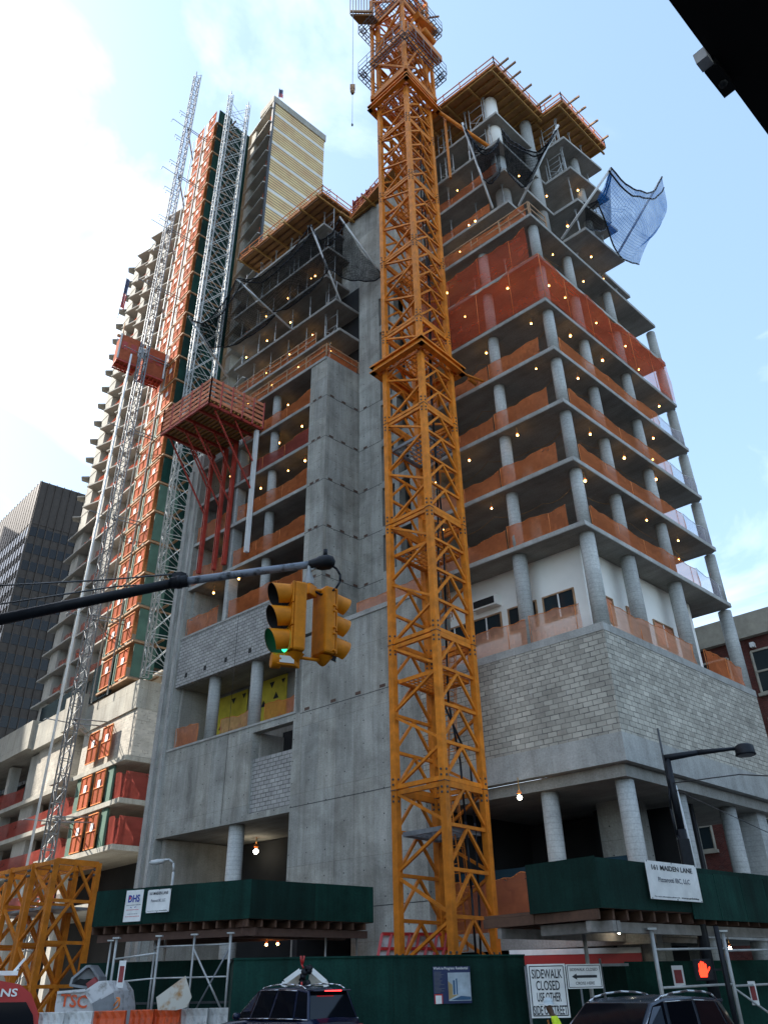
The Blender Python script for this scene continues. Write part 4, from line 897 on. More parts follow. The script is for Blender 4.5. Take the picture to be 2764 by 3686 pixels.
# ------------------------------------------------------------------ hoist door stack (common tower)
ht=T('hoist_door_tower','tall stack of orange hoist doors with dark green side boards on the far tower','hoist tower',FP(2.7,0,0))
hz=[10.35,13.4,16.8,22.8]+[25.9+3.06*i for i in range(24)]
for i,z in enumerate(hz):
    if z<22: 
        m=MB(); 
        for a,b in ((-.1,.8),(5.2,6.2)): 
            if z<16: m.prism([FP(a,-.12),FP(b,-.12),FP(b,.05),FP(a,.05)],z,z+2.65)
        if z<16: m.build('side_board','green_panel',ht)
    else:
        m=MB(); m.prism([FP(0,-.02),FP(.06,-.02),FP(.06,1.9),FP(0,1.9)],z+.1,z+2.8); m.build('side_board','green_panel' if i<9 else 'green_board',ht); m=MB(); m.prism([FP(2.15,-.2),FP(2.8,-.2),FP(2.8,-.1),FP(2.15,-.1)],z+.05,z+2.6); m.prism([FP(4.95,-.2),FP(5.5,-.2),FP(5.5,-.1),FP(4.95,-.1)],z+.05,z+2.6); m.build('side_board','infill_white' if i>11 else 'green_panel',ht)
        m=MB(); m.prism([FP(-.1,-.25),FP(5.6,-.25),FP(5.6,4),FP(-.1,4)],z-.2,z-.04); m.prism([FP(-1.8,1.4),FP(0,1.4),FP(0,1.6),FP(-1.8,1.6)],z-.2,z-.1); m.build('landing','timber',ht)
    for a in ((.25,2.0),(3.0,4.8)) if z>22 else ((.85,2.5),(3.2,4.9)):
        dd=-.3; f=MB(); h=2.35; u0,u1=a
        for (p,q) in (((u0,0),(u0,h)),((u1,0),(u1,h)),((u0,0),(u1,0)),((u0,h),(u1,h)),(((u0+u1)/2,0),((u0+u1)/2,h)),((u0,h*.5),(u1,h*.5))):
            f.bar(FP(p[0],dd,z+.1+p[1]),FP(q[0],dd,z+.1+q[1]),.07)
        g_=MB(); g_.face([FP(u0,dd+.03,z+.1),FP(u1,dd+.03,z+.1),FP(u1,dd+.03,z+.1+h),FP(u0,dd+.03,z+.1+h)]); o=g_.build('door','door_orange',ht)
        f.build('door_frame','rail_orange',o)
        s_=MB(); um=(u0+u1)/2-.05; s_.prism([FP(um-.22,dd-.05),FP(um+.22,dd-.05),FP(um+.22,dd-.02),FP(um-.22,dd-.02)],z+1.25,z+1.8); s_.build('notice','board_white',o)
m=MB(); m.prism([FP(-.02,1.9),FP(.04,1.9),FP(.04,4.6),FP(-.02,4.6)],24,98); m.build('side_screen','green_board',ht)
m=MB()
for u_ in (5.7,2.8): m.tube(FP(u_,-.4,22),FP(u_,-.4,98.5),.06,6)
m.build('pipe','galv',ht)
# ------------------------------------------------------------------ lattice tower beside the doors
lt=T('lattice_tower','slender silver steel lattice tower standing on the podium corner beside the hoist doors','steel tower',azp(-17.9,59.5,22))
def truss(m,c,w,z0,z1,n,r=.035,e1=dB,e2=dS,tri=True):
    cs=[c,c+e1*w,c+(e1*.5+e2*.8)*w] if tri else [c,c+e1*w,c+e1*w+e2*w,c+e2*w]; K=len(cs)
    for p in cs: m.tube(p+Z*z0,p+Z*z1,r*1.4,6)
    dz=(z1-z0)/n
    for i in range(n):
        for j in range(K): p,q=cs[j],cs[(j+1)%K]; a=z0+i*dz; m.tube(p+Z*a,q+Z*a,r*.7,4,cap=False); m.tube((p if (i+j)%2 else q)+Z*a,(q if (i+j)%2 else p)+Z*(a+dz),r*.7,4,cap=False)
Lc=azp(-18.15,59.6)-dB*.3; Rc=Lc+dS*2.3-dB*.0
m=MB(); truss(m,Lc,.6,22.1,99.5,62,.05); m.build('front_truss','galv',lt)
m=MB(); truss(m,Rc-dB*.5,.5,22.1,99.0,60,.05); m.build('rear_truss','galv',lt)
m=MB()
for i in range(26):
    z=22.5+3.0*i
    if z+3>99: break
    for off in (0,.6): 
        a=Lc+dB*off; b=Rc+dB*(off-.5)
        m.tube(a+Z*z,b+Z*z,.035,5,cap=False); m.tube(a+Z*z,b+Z*(z+3),.03,5,cap=False); m.tube(b+Z*z,a+Z*(z+3),.03,5,cap=False)
        m.tube(b+Z*z,b+dB*2.5+dS*1.5+Z*(z+1),.03,5,cap=False); m.tube(a+Z*(z+1.5),b+dB*2.6+dS*1+Z*(z+1.5),.03,5,cap=False)
m.build('brace','galv',lt)
# ------------------------------------------------------------------ hoist mast, guide pole, hoist cars
MC=azp(-22.25,62.6)
hm=T('hoist_mast','long thin grey ladder-like hoist mast running up the whole left tower','hoist mast',MC)
m=MB(); truss(m,MC-dB*.33-dS*.33,.68,0,106,104,.045,tri=False); m.build('mast','steel_grey',hm)
m=MB()
for i,z in enumerate((12,19,27.5,37,46.5,56,65.5,75,84.5,94)):
    for h_ in (0,.35): m.tube(MC+Z*(z+h_),FP(2.0,0,z+.3+h_),.05,5); m.tube(MC+Z*(z+h_),FP(5.8,0,z+.3+h_),.05,5)
    m.tube(MC+Z*z-dS*.2,MC+Z*z-dS*2.0,.04,5); m.tube(MC+Z*z-dS*2.0,MC+Z*(z)-dS*2.0+dB*.5,.03,5)
m.build('wall_tie','steel_grey',hm)
m=MB()
for i in range(7): z=66+i*5.0; c=MC-dS*.35; m.path([c+Z*z,c+Z*z-dS*.75,c+Z*(z-.55)-dS*.75],.035,5); m.path([c+Z*(z+.5),c+Z*(z+.5)-dS*1.0,c+Z*(z-.05)-dS*1.0],.035,5)
m.build('cable_guide','steel_grey',hm)
gp=MB(); c=azp(-23.3,62.2); gp.tube(c+Z*7,c+Z*55.4,.10,8); tag(rebase(gp.build('standpipe','white_paint'),c),'straight white pole standing left of the hoist mast','pole')
hc=T('hoist_car','red construction hoist car riding high on the grey mast','hoist car',azp(-22.3,63,54.5))
c0=azp(-24.42,62.4); c1=azp(-20.25,63.6); ex=(c1-c0).normalized(); ey=Vector((-ex.y,ex.x,0)); l=(c1-c0).length; z0,z1=54.5,57.9
m=MB(); m.prism([c0,c0+ex*2.05,c0+ex*2.05+ey*1.5,c0+ey*1.5],z0+.25,z1); m.prism([c1-ex*2.05,c1,c1+ey*1.5,c1-ex*2.05+ey*1.5],z0-.2,z1-.3); m.build('cage','door_orange',hc)
m=MB()
for a,b,dz in ((0,2.05,0),(l-2.05,l,-.35)):
    for u_ in (a,b): m.bar(c0+ex*u_-ey*.03+Z*(z0+.2+dz),c0+ex*u_-ey*.03+Z*(z1+dz),.14)
    for u_ in (a,b): m.bar(c0+ex*u_+ey*1.5+Z*(z1+dz),c0+ex*u_+ey*1.5+Z*(z1+.9+dz),.05)
    m.bar(c0+ex*a+Z*(z1+.9+dz)+ey*1.5,c0+ex*b+Z*(z1+.9+dz)+ey*1.5,.05)
m.bar(c0+ex*2.2-ey*.05+Z*(z0+1.3),c0+ex*2.2-ey*.05+Z*(z0+2.6),.7,.1,up=ey); m.build('corner_post','galv',hc)
m=MB()
for a,b,dz in ((0,2.05,0),(l-2.05,l,-.45)):
    for i in range(6): 
        u_=a+(b-a)*i/5; m.bar(c0+ex*u_+Z*(z0+.1+dz),c0+ex*u_+ey*1.5+Z*(z0+.1+dz),.09)
    for s_ in (0,.75,1.5): m.bar(c0+ex*a+ey*s_+Z*(z0+.1+dz),c0+ex*b+ey*s_+Z*(z0+.1+dz),.09,.16)
m.build('floor_frame','red_steel',hc)
m=MB()
for a,dz in ((.2,0),(l-1.85,-.3)):
    for i in range(2): m.prism([c0+ex*(a+i*.9)-ey*.02,c0+ex*(a+.55+i*.9)-ey*.02,c0+ex*(a+.55+i*.9)-ey*.005,c0+ex*(a+i*.9)-ey*.005],z0+1.6+dz,z0+2.6+dz)
m.build('mesh_window','red_steel',hc)
m=MB(); c=c0+ey*1.2+Z*z1; m.obb(c+ex*2.4+Z*.7,ex*2.6,ey*.12,Z*.12); m.tube(c+ex*.4-Z*.2,c+ex*.3+Z*2.6,.06,6); m.build('roof_beam','timber',hc)
# flags
def flag(P,label,h=1.6):
    m=MB(); m.tube(P,P+Z*h*1.6,.04,6); o=m.build('pole','steel_grey'); t=T('flag',label,'flag',P); ORG[o.name]=Vector(); 
    for v in o.data.vertices: v.co-=Vector(P)
    o.parent=t
    m=MB(); m.grid(lambda u,v:P+Z*(h*1.6-v*h-u*.7)+Vector((.55*u,.12*math.sin(u*6),0)),6,5); m.build('cloth','poster_blue',t)
    m=MB(); m.grid(lambda u,v:P+Z*(h*1.0-v*h*.55-u*.8)+Vector((.6*u,-.02+.12*math.sin(u*6),0)),6,4); m.build('stripe','red_paint',t)
flag(Y0+Z*101.6+dS*.4,'small flag flying on the roof corner above the yellow striped wall'); flag(azs(-25.1,.93,84),'dark drooping flag at the left edge of the far tower',5)
# small roof scaffold right of the yellow wall
t=T('edge_scaffold','little scaffold platform clinging to the right edge of the yellow striped wall','scaffold',Y0+dS*8.3+Z*72)
m=MB(); c=Y0+dS*8.3
for z in (74,79,80,88): m.box((c.x+.4,c.y+.4,z),(1.0,1.6,.15),47)
for i in range(7): m.tube(c+Vector((.3+.1*i,.2,72+i*.3)),c+Vector((.3+.1*i,.2,82+.2*i)),.035,5)
for i in range(4): p=c+Vector((.2,0,88+i*.5)); m.tube(p,p+dS*.9+Z*1.4,.05,5)
m.build('frame','rebar',t); m=MB(); m.grid(lambda u,v:c+dS*(1.0*u)+Z*(81-2.5*v-math.sin(u*2)),4,4); m.build('net','green_board',t)

# ================================================================== DARK OFFICE TOWER
D0=azp(-27.95,150); dD1=dirv(-44); dD2=dirv(53)
OT=T('office_tower','dark ribbed office tower at the left edge behind the concrete tower','building',D0)
H=91.7
m=MB(); m.prism([D0,D0+dD1*80,D0+dD1*80+dD2*35,D0+dD2*35],0,H); m.build('wall','spandrel',OT)
for i in range(22):
    z=4+3.75*i
    if z>80: break
    g=MB(); g.face([D0-dD2*.06+Z*z,D0+dD1*80-dD2*.06+Z*z,D0+dD1*80-dD2*.06+Z*(z+2.0),D0-dD2*.06+Z*(z+2.0)]); g.build('window_band','glass_blue' if i>17 else 'glass_office',OT)
    g=MB(); g.face([D0-dD1*.06+Z*z,D0-dD1*.06+dD2*35+Z*z,D0-dD1*.06+dD2*35+Z*(z+2.0),D0-dD1*.06+Z*(z+2.0)]); o=g.build('window_band','glass_office',OT)
m=MB()
for i in range(54): p=D0+dD1*(1.5*i)-dD2*.0; m.prism([p-dD2*.16,p+dD1*.2-dD2*.16,p+dD1*.2,p],0,H)
tag(m.build('mullion','mullion',OT),None,None,kind=None)  # paler than the mullions round the corner, sunlight put into the colour
m=MB()
for i in range(24): p=D0+dD2*(1.5*i); m.prism([p-dD1*.3,p+dD2*.18-dD1*.3,p+dD2*.18,p],0,H)
m.build('mullion','spandrel',OT)  # same mullions darker, shade of this face put into the colour
m=MB(); m.prism([D0-dD2*.08-dD1*.08,D0+dD1*80-dD2*.08,D0+dD1*80+dD2*.1,D0+dD1*.1+dD2*.1],H-10,H-.4); m.prism([D0-dD1*.08+dD2*.11,D0+dD2*35-dD1*.08,D0+dD2*35+dD1*.1,D0+dD1*.1+dD2*.11],H-10,H-2); m.build('louvre_band','spandrel',OT)
# ================================================================== BRICK BUILDING RIGHT
K0=azp(22.5,60); dK=dirv(133); 
K0=K0-dK*14
BB=T('brick_building','dark red brick building with a stone cornice behind the far right column','building',K0)
nK=Vector((-dK.y,dK.x,0)); 
if nK.dot(-K0)<0: nK=-nK
m=MB(); m.prism([K0,K0+dK*60,K0+dK*60-nK*20,K0-nK*20],0,23.0); m.build('wall','brick_red',BB)
m=MB(); m.prism([K0+nK*.25,K0+dK*60+nK*.25,K0+dK*60-nK*1,K0-nK*1],23.0,24.4); m.prism([K0+nK*.45,K0+dK*60+nK*.45,K0+dK*60,K0],22.6,23.0); m.build('cornice','cornice',BB)
for i in range(9):
    for zf in (18.6,13.9,9.2,4.6):
        a=K0+dK*(2.4+3.9*i)+nK*.02; f=MB(); g=MB(); w=2.2; h=3.0
        q=lambda u,v,d=0:a+dK*u+Z*(zf+v)+nK*d
        for (p,r_) in (((0,0),(0,h)),((w,0),(w,h)),((0,h),(w,h)),((0,h/2),(w,h/2)),((0,0),(w,0))): f.bar(q(*p),q(*r_),.14)
        g.face([q(0,0),q(w,0),q(w,h),q(0,h)]); o=f.build('window','cornice',BB); g.build('pane','glass_dark',o)
        s_=MB(); s_.obb(q(w/2,-.12,.08),dK*(w/2+.2),nK*.12,Z*.1); s_.build('sill','cornice',o)
m=MB(); c=K0+dK*18.3+nK*.1+Z*22.0; m.box(c,(.5,.3,.35),133); m.build('floodlight','board_white',BB)
# ================================================================== unseen blocks added left of the picture to cast shade
nb=T('shade_block','unseen dark block added left outside the picture to shade the concrete building','building',(-130,35,0))
def build_shade_block(t,x0,x1,y0,y1,h):  # plain block added only to throw shade into the view
    m=MB(); m.prism([Vector((x0,y0,0)),Vector((x0,y1,0)),Vector((x1,y1,0)),Vector((x1,y0,0))],0,h); m.build('wall','spandrel',t)
    for i in range(int(h/3.8)-1):
        z=4+3.8*i; g=MB(); g.face([Vector((x0+.05,y0,z)),Vector((x0+.05,y1,z)),Vector((x0+.05,y1,z+2)),Vector((x0+.05,y0,z+2))]); g.build('window_band','glass_office',t)
build_shade_block(nb,-110,-150,-60,67,162)
nb2=T('shade_block','lower unseen dark block added left outside the picture to shade the far tower','building',(-130,120,0))
build_shade_block(nb2,-110,-150,91,150,112)

# ================================================================== YELLOW MAST FRAMES LOWER LEFT
s2=1.12
for i,lab in enumerate(('yellow lattice mast section standing by the far hoist, rightmost of the row','yellow lattice mast section in the middle of the row at the lower left','yellow lattice mast section cut by the left edge of the picture')):
    c=azp(-21.65,44)+e1*(s2+i*2.42)+e2*s2
    t=T('mast_section',lab,'crane part',c,'yellow mast sections at the lower left'); m=MB(); lattice(m,c,s2,.2,7.25,4,i,.26,.12); m.build('lattice','crane_yellow',t)
    m=MB(); 
    for sx in (-1,1):
        for sy in (-1,1): p=c+e1*s2*sx+e2*s2*sy; m.tube(p-e2*.2+Z*6.95,p+e2*.2+Z*6.95,.06,8); m.tube(p-e2*.2+Z*6.7,p+e2*.2+Z*6.7,.06,8)
    m.build('bolt','steel_dark',t)
    m=MB(); m.box((c.x,c.y,5.2),(2.0,2.0,.12),-47.8); m.build('landing','steel_grey',t)
# ================================================================== SIDEWALK SHEDS
def shed(name,label,corner,pl,pr,zb,zt,inner,posts,back=5.0):
    bk2=back if isinstance(back,tuple) else (back,back)
    t=T(name,label,'sidewalk shed',corner); c=Vector((corner.x,corner.y,0)); pl=Vector((pl.x,pl.y,0)); pr=Vector((pr.x,pr.y,0))
    for p,q,back in ((pl,c,bk2[0]),(c,pr,bk2[1])):
        d=(q-p).normalized(); n_=Vector((-d.y,d.x,0)); 
        if n_.dot(Vector((0,1,0)))<0: n_=-n_
        l=(q-p).length; k_=max(1,int(l/2.44))
        m=MB()
        for i in range(k_):
            u0=l*i/k_+.004; u1=l*(i+1)/k_-.004
            m.prism([p+d*u0,p+d*u1,p+d*u1+n_*.03,p+d*u0+n_*.03],zb+random.uniform(-.02,.01),zt+random.uniform(-.015,.02))
        m.build('parapet_board','green_board',t)
        b=MB(); b.prism([p+n_*.05,q+n_*.05,q+n_*(back),p+n_*(back)],zb-.02,zb+.06); b.build('deck','timber_dark',t)
        b=MB()
        for i in range(int(l/.6)+1): u_=min(l-.1,.6*i); b.bar(p+d*u_+n_*.1+Z*(zb-.15),p+d*u_+n_*back+Z*(zb-.15),.08,.24)
        b.build('joist','timber_dark',t)
        b=MB(); b.bar(p+n_*.5+Z*(zb-.42),q+n_*.5+Z*(zb-.42),.16,.26); b.bar(p+n_*(back-.6)+Z*(zb-.42),q+n_*(back-.6)+Z*(zb-.42),.16,.26); b.build('girder','shed_beam' if name=='x' or zb<3.8 else 'rebar',t)
    return t
s1c=azs(-9.25,0,32.5); s1l=azs(-18.9,0,37.2); s1r=azs(-1.2,0,35.7)
sh1=shed('sidewalk_shed','long dark green sidewalk shed left of the crane with two white signs',s1c,s1l,s1r,3.94,5.23,None,None,(4.6,2.6))
def pst(t,P,z1,r=.04,mat='galv',z0=0): m=MB(); m.tube((P.x,P.y,z0),(P.x,P.y,z1),r,8); m.box((P.x,P.y,z1),(.25,.25,.05)); m.build('post',mat,t)
def br(t,P,z0,Q,z1,r=.03,mat='galv'): m=MB(); m.tube((P.x,P.y,z0),(Q.x,Q.y,z1),r,6); m.build('brace',mat,t)
pA=azp(-10.35,32.4); pB=azp(-12.6,33.2); pC=azp(-14.75,34.0); pD=azp(-17.3,35.2); pE=azp(-4.3,35.5); pF=azp(-2.3,36.6); pG=azp(-14.95,36); pH=azp(-17.6,37)
for P in (pA,pB,pC,pD,pE,pF,pG,pH): pst(sh1,P,3.45,.05 if P in (pA,pC,pD) else .04)
for P,Q in ((pA,pB),(pB,pC)): br(sh1,P,3.1,Q,3.1); br(sh1,P,2.1,Q,2.1); br(sh1,P,.5,Q,.5)
br(sh1,pB,3.0,pA,.9,.035); br(sh1,pA,3.0,pB,.6,.03,'steel_grey'); br(sh1,pC,2.9,pD,2.75,.035); br(sh1,pC,2.1,pD,2.0); br(sh1,pC,3.1,pG,3.1)
s2c=azs(13.5,0,23.5); s2l=azs(8.95,0,24.9); s2r=azs(24.5,0,31.8)
sh2=shed('sidewalk_shed','dark green sidewalk shed wrapping the near corner of the building, with a large address sign',s2c,s2l,s2r,3.39,4.62,None,None,(1.3,4.4))
# low run under the sign hangs lower on the right part
d_=(s2r-s2c); d_.z=0; d_.normalize(); n_=Vector((-d_.y,d_.x,0)); n_=n_ if n_.y>0 else -n_
p1=Vector((s2c.x,s2c.y,0))+d_*4.1-n_*.05; p2=Vector((s2r.x,s2r.y,0))-n_*.05
m=MB(); l=(p2-p1).length
for i in range(4): m.prism([p1+d_*(l*i/4+.01),p1+d_*(l*(i+1)/4-.01),p1+d_*(l*(i+1)/4-.01)+n_*.03,p1+d_*(l*i/4+.01)+n_*.03],3.22,4.46+.03*(i%2))
m.build('parapet_board','green_board',sh2)
qA=azp(16.3,25.6); qB=azp(20.4,28.2); qC=azp(24.3,31.5); qD=azp(12.2,26.5); qE=azp(13.4,29.5); qF=azp(25.2,33)
for P in (qA,qB,qC,qD,qF): pst(sh2,P,2.95,.06)
for P,Q in ((qA,qB),(qB,qC)): br(sh2,P,2.45,Q,2.5,.035); br(sh2,P,1.55,Q,1.6,.035)
br(sh2,qB,1.5,qC,-.2,.03); br(sh2,qC,1.5,qB+(qC-qB)*.3,-.2,.03)
# ---- writing boards
def board(name,label,P00,P10,h,mat,cat='sign',th=.02):
    ex=(P10-P00); ex.z=0; w=ex.length; ex.normalize(); ey=Z; n_=ex.cross(ey)   # n_ towards the viewer
    if n_.dot(CAM-P00)<0: n_=-n_
    t=T(name,label,cat,P00); m=MB(); m.obb(P00+ex*w/2+Z*h/2,ex*w/2,n_*th/2,Z*h/2); m.build('board',mat,t)
    return t,P00+n_*(th/2+.004),ex,w,n_
def onshed(cpt,d,px):
    P=Pp(px[0],px[1],cpt,d); return P
ds1=(s1c-s1l); ds1.z=0; ds1.normalize()
P00=onshed(s1l-Vector((0,.08,0)),ds1,r9(525,1208)); P10=onshed(s1l-Vector((0,.08,0)),ds1,r9(598,1205)); PT=onshed(s1l-Vector((0,.08,0)),ds1,r9(530,1075))
h=PT.z-P00.z; P10.z=P00.z
t,O,ex,w,n_=board('contractor_sign','narrow white contractor sign with DHS letters on the left green shed',P00,P10,h,'board_white')
text('DHS',O+ex*w*.16+Z*h*.62,ex,Z,h*.22,'ink_blue',t,.03,w*.68); m=MB(); m.obb(O+ex*w*.25+Z*h*.75,ex*w*.05,n_*.004,Z*h*.05); m.build('emblem','ink_red',t)
def blur(v,w0,w1,mt_,hh=.012):
    m=MB(); u=w0
    while u<w1: l_=random.uniform(.02,.06); m.obb(O+ex*w*(u+l_/2)+Z*h*v,ex*w*l_/2,n_*.001,Z*h*hh*random.uniform(.7,1.1)); u+=l_+.018
    m.build('small_print',mt_,t)
blur(.52,.1,.9,'ink_grey')
m=MB(); m.face([O+ex*w*.3+Z*h*.46,O+ex*w*.45+Z*h*.42,O+ex*w*.38+Z*h*.47]); m.face([O+ex*w*.55+Z*h*.42,O+ex*w*.7+Z*h*.46,O+ex*w*.62+Z*h*.47]); m.build('emblem','ink_blue',t)
blur(.37,.12,.85,'ink_red'); blur(.24,.2,.8,'ink_grey',.009); blur(.16,.1,.9,'ink_red',.010)
P00=onshed(s1l-Vector((0,.1,0)),ds1,r9(622,1170)); P10=onshed(s1l-Vector((0,.1,0)),ds1,r9(720,1165)); PT=onshed(s1l-Vector((0,.1,0)),ds1,r9(628,1072))
def maiden(label,P00,P10,h):
    P10=Vector((P10.x,P10.y,P00.z)); t,O,ex,w,n_=board('address_sign',label,P00,P10,h,'board_white')
    text('161 MAIDEN LANE',O+ex*w*.1+Z*h*.77,ex,Z,h*.13,'ink',t,.018,w*.8); text('Pizzarotti IBC, LLC',O+ex*w*.19+Z*h*.46,ex,Z,h*.125,'ink_grey',t,.006,w*.62)
    text('For more information, please visit',O+ex*w*.07+Z*h*.06,ex,Z,h*.035,'ink_grey',t,0,w*.48); text('www.nyc.gov/buildings',O+ex*w*.58+Z*h*.06,ex,Z,h*.04,'ink',t,.015,w*.35)
    m=MB()
    for u_ in (.02,.5,.98):
        for v_ in (.02,.98): m.obb(O+ex*w*u_+Z*h*v_,ex*.015,n_*.006,Z*.015)
    m.build('screw','ink_grey',t)
maiden('white address sign 161 MAIDEN LANE on the left shed, beside the DHS sign',P00,P10,PT.z-P00.z)
cc=Vector((s2c.x,s2c.y,0))-n_*0; base=p1-Vector((.05,.12,0)); 
P00=onshed(base,d_,r6(1160,1108)); P10=onshed(base,d_,r6(1378,1122)); PT=onshed(base,d_,r6(1135,943))
maiden('large white address sign 161 MAIDEN LANE on the right-hand green shed',P00,P10,PT.z-P00.z)
# ================================================================== HOARDING FENCE
fp=[azp(-10.2,32.6),azp(-10.04,27.6),azp(0,27.4),azp(3.5,27.9),azp(8.34,29.2)]
fn=T('hoarding_fence','dark green plywood hoarding fence along the foot of the crane','fence',fp[2])
for a,b in zip(fp[:-1],fp[1:]):
    m=MB(); d=(b-a); l=d.length; d.normalize(); n2=Vector((-d.y,d.x,0)); k_=max(1,int(l/2.44))
    for i in range(k_): m.prism([a+d*(l*i/k_+.004),a+d*(l*(i+1)/k_-.004),a+d*(l*(i+1)/k_-.004)+n2*.03,a+d*(l*i/k_+.004)+n2*.03],0,2.47)
    m.build('panel','green_board',fn)
    m=MB(); m.prism([a-n2*.04,b-n2*.04,b+n2*.08,a+n2*.08],2.47,2.52); m.build('cap','green_board',fn)
# fence run behind the left scaffold and behind the right signs
fq=T('hoarding_fence','darker green hoarding fence recessed behind the left scaffold posts','fence',azp(-14,38))
a=azp(-19.2,40); b=azp(-10.2,36.5); m=MB(); d=(b-a).normalized(); n2=Vector((-d.y,d.x,0)); m.prism([a,b,b+n2*.04,a+n2*.04],0,2.75); m.build('panel','green_board',fq); m=MB(); m.prism([a-n2*.05,b-n2*.05,b,a],1.25,1.33); m.build('rail','steel_dark',fq)
fr=T('hoarding_fence','dark fence under the right-hand sidewalk shed','fence',azp(16,28))
a=azp(8.4,28.6); b=azp(14.4,29.3); c=azp(27,34.5); m=MB(); m.prism([a,b,b+Vector((0,.05,0)),a+Vector((0,.05,0))],0,2.2); m.prism([b,c,c+Vector((0,.05,0)),b+Vector((0,.05,0))],0,2.25); m.build('panel','green_board',fr)
gb=MB(); gb.bar(azp(8.36,26,2.13),azp(14.6,27.5,2.14),.07); gb.tube(azp(8.4,26,-.1),azp(8.36,26,2.13),.04,8); gb.tube(azp(13.0,27,0),azp(12.95,27,2.3),.035,8); tag(rebase(gb.build('pipe_rail','steel_grey'),azp(8.4,26)),'grey pipe frame carrying the sidewalk closed signs','pipe frame')
m=MB(); a=azp(7.43,30.6); b=azp(15.5,30.9); rv=T('banner','red banner with a white top edge behind the sidewalk closed signs','banner',a)
m.prism([a,b,b+Vector((0,.05,0)),a+Vector((0,.05,0))],2.0,2.52); m.build('cloth','red_paint',rv); m=MB(); m.prism([a-Vector((0,.01,0)),b-Vector((0,.01,0)),b+Vector((0,.06,0)),a+Vector((0,.06,0))],2.525,2.69); m.build('edge','board_white',rv)
# sidewalk closed signs
def facing(az0,az1,D): return azp(az0,D),azp(az1,D)
def onD(az,s,D): return azs(az,s,D)
D_=25.2
a=azs(8.45,-.0312,D_); b=azs(10.77,-.0312,D_+.1); h=(.0184+.0312)*D_
t,O,ex,w,n_=board('road_sign','big white SIDEWALK CLOSED USE OTHER SIDE OF STREET sign',a,b,h,'board_white')
def border(t,O,ex,w,h,n_,i=.035,th=.022):
    m=MB()
    for (c,u,v) in ((O+ex*w/2+Z*(i*w+0),w/2-i*w,th/2),(O+ex*w/2+Z*(h-i*w),w/2-i*w,th/2)): m.obb(c,ex*u,n_*.002,Z*v)
    for c in (O+ex*i*w+Z*h/2,O+ex*(w-i*w)+Z*h/2): m.obb(c,ex*th/2,n_*.0022,Z*(h/2-i*w))
    m.build('border','ink',t)
border(t,O,ex,w,h,n_,.05)
for tx,v,hh,wd in (('SIDEWALK',.73,.17,.80),('CLOSED',.51,.175,.62),('USE OTHER',.30,.165,.63),('SIDE OF STREET',.06,.165,.87)): text(tx,O+ex*w/2+Z*h*v,ex,Z,h*hh,'ink',t,.012,w*wd,align='CENTER')
a=azs(10.83,-.0052,D_+.1); b=azs(12.93,-.0052,D_+.3); h=(.0176+.0052)*D_
t,O,ex,w,n_=board('road_sign','smaller white SIDEWALK CLOSED CROSS HERE sign with an arrow',a,b,h,'board_white'); border(t,O,ex,w,h,n_,.035,.015)
text('SIDEWALK CLOSED',O+ex*w/2+Z*h*.72,ex,Z,h*.12,'ink',t,.0,w*.80,align='CENTER'); text('CROSS HERE',O+ex*w/2+Z*h*.16,ex,Z,h*.12,'ink',t,.0,w*.54,align='CENTER')
m=MB(); y=h*.49; m.obb(O+ex*w*.57+Z*y,ex*w*.29,n_*.003,Z*h*.055); m.face([O+ex*w*.14+Z*y+n_*.004,O+ex*w*.28+Z*(y-h*.13)+n_*.004,O+ex*w*.28+Z*(y+h*.13)+n_*.004]); m.build('arrow','ink',t)
m=MB(); m.tube(azp(11.6,D_+.2,-.1),azp(11.6,D_+.2,1.6),.03,6); m.build('post','steel_grey',t)
# residential poster
a=fp[2]; b=fp[3]; dd=(b-a).normalized(); off=Vector((0,-.03,0))
P00=Pp(*r6(235,1557),fp[2]+off,dd); P10=Pp(*r6(396,1557),fp[2]+off,dd); PT=Pp(*r6(230,1398),fp[2]+off,dd); h=PT.z-P00.z
t,O,ex,w,n_=board('project_poster','blue Work in Progress: Residential poster with a skyline picture on the green fence',P00,Vector((P10.x,P10.y,P00.z)),h,'poster_blue','poster')
text('Work in Progress: Residential',O+ex*w*.01+Z*h*.92,ex,Z,h*.07,'board_white',t,.012,w*.93)
m=MB(); m.obb(O+ex*w*.69+Z*h*.45,ex*w*.30,n_*.003,Z*h*.38); m.build('picture','sky_print',t)
m=MB(); X_=lambda u,v:O+ex*w*u+Z*h*v+n_*.006
m.face([X_(.39,.2),X_(.50,.22),X_(.50,.5),X_(.39,.6)]); m.face([X_(.39,.10),X_(.66,.24),X_(.39,.22)]); m.build('print','print_sand',t)
m=MB(); m.face([X_(.52,.24),X_(.57,.24),X_(.57,.62),X_(.52,.62)]); m.face([X_(.60,.24),X_(.635,.24),X_(.635,.68),X_(.60,.66)]); m.face([X_(.45,.09),X_(.98,.09),X_(.98,.17),X_(.72,.2)]); m.build('print','print_blue',t)
m=MB()
for i in range(17): l_=random.uniform(.12,.3); m.obb(X_(.02+l_/2,.85-.034*i),ex*w*l_/2,n_*.001,Z*h*.008)
m.build('small_print','ink_grey',t)
m=MB(); m.obb(X_(.12,.13),ex*w*.11,n_*.001,Z*h*.13); m.build('notice','red_paint',t); m=MB(); m.obb(X_(.12,.11)+n_*.003,ex*w*.08,n_*.001,Z*h*.11); m.build('notice','board_white',t)
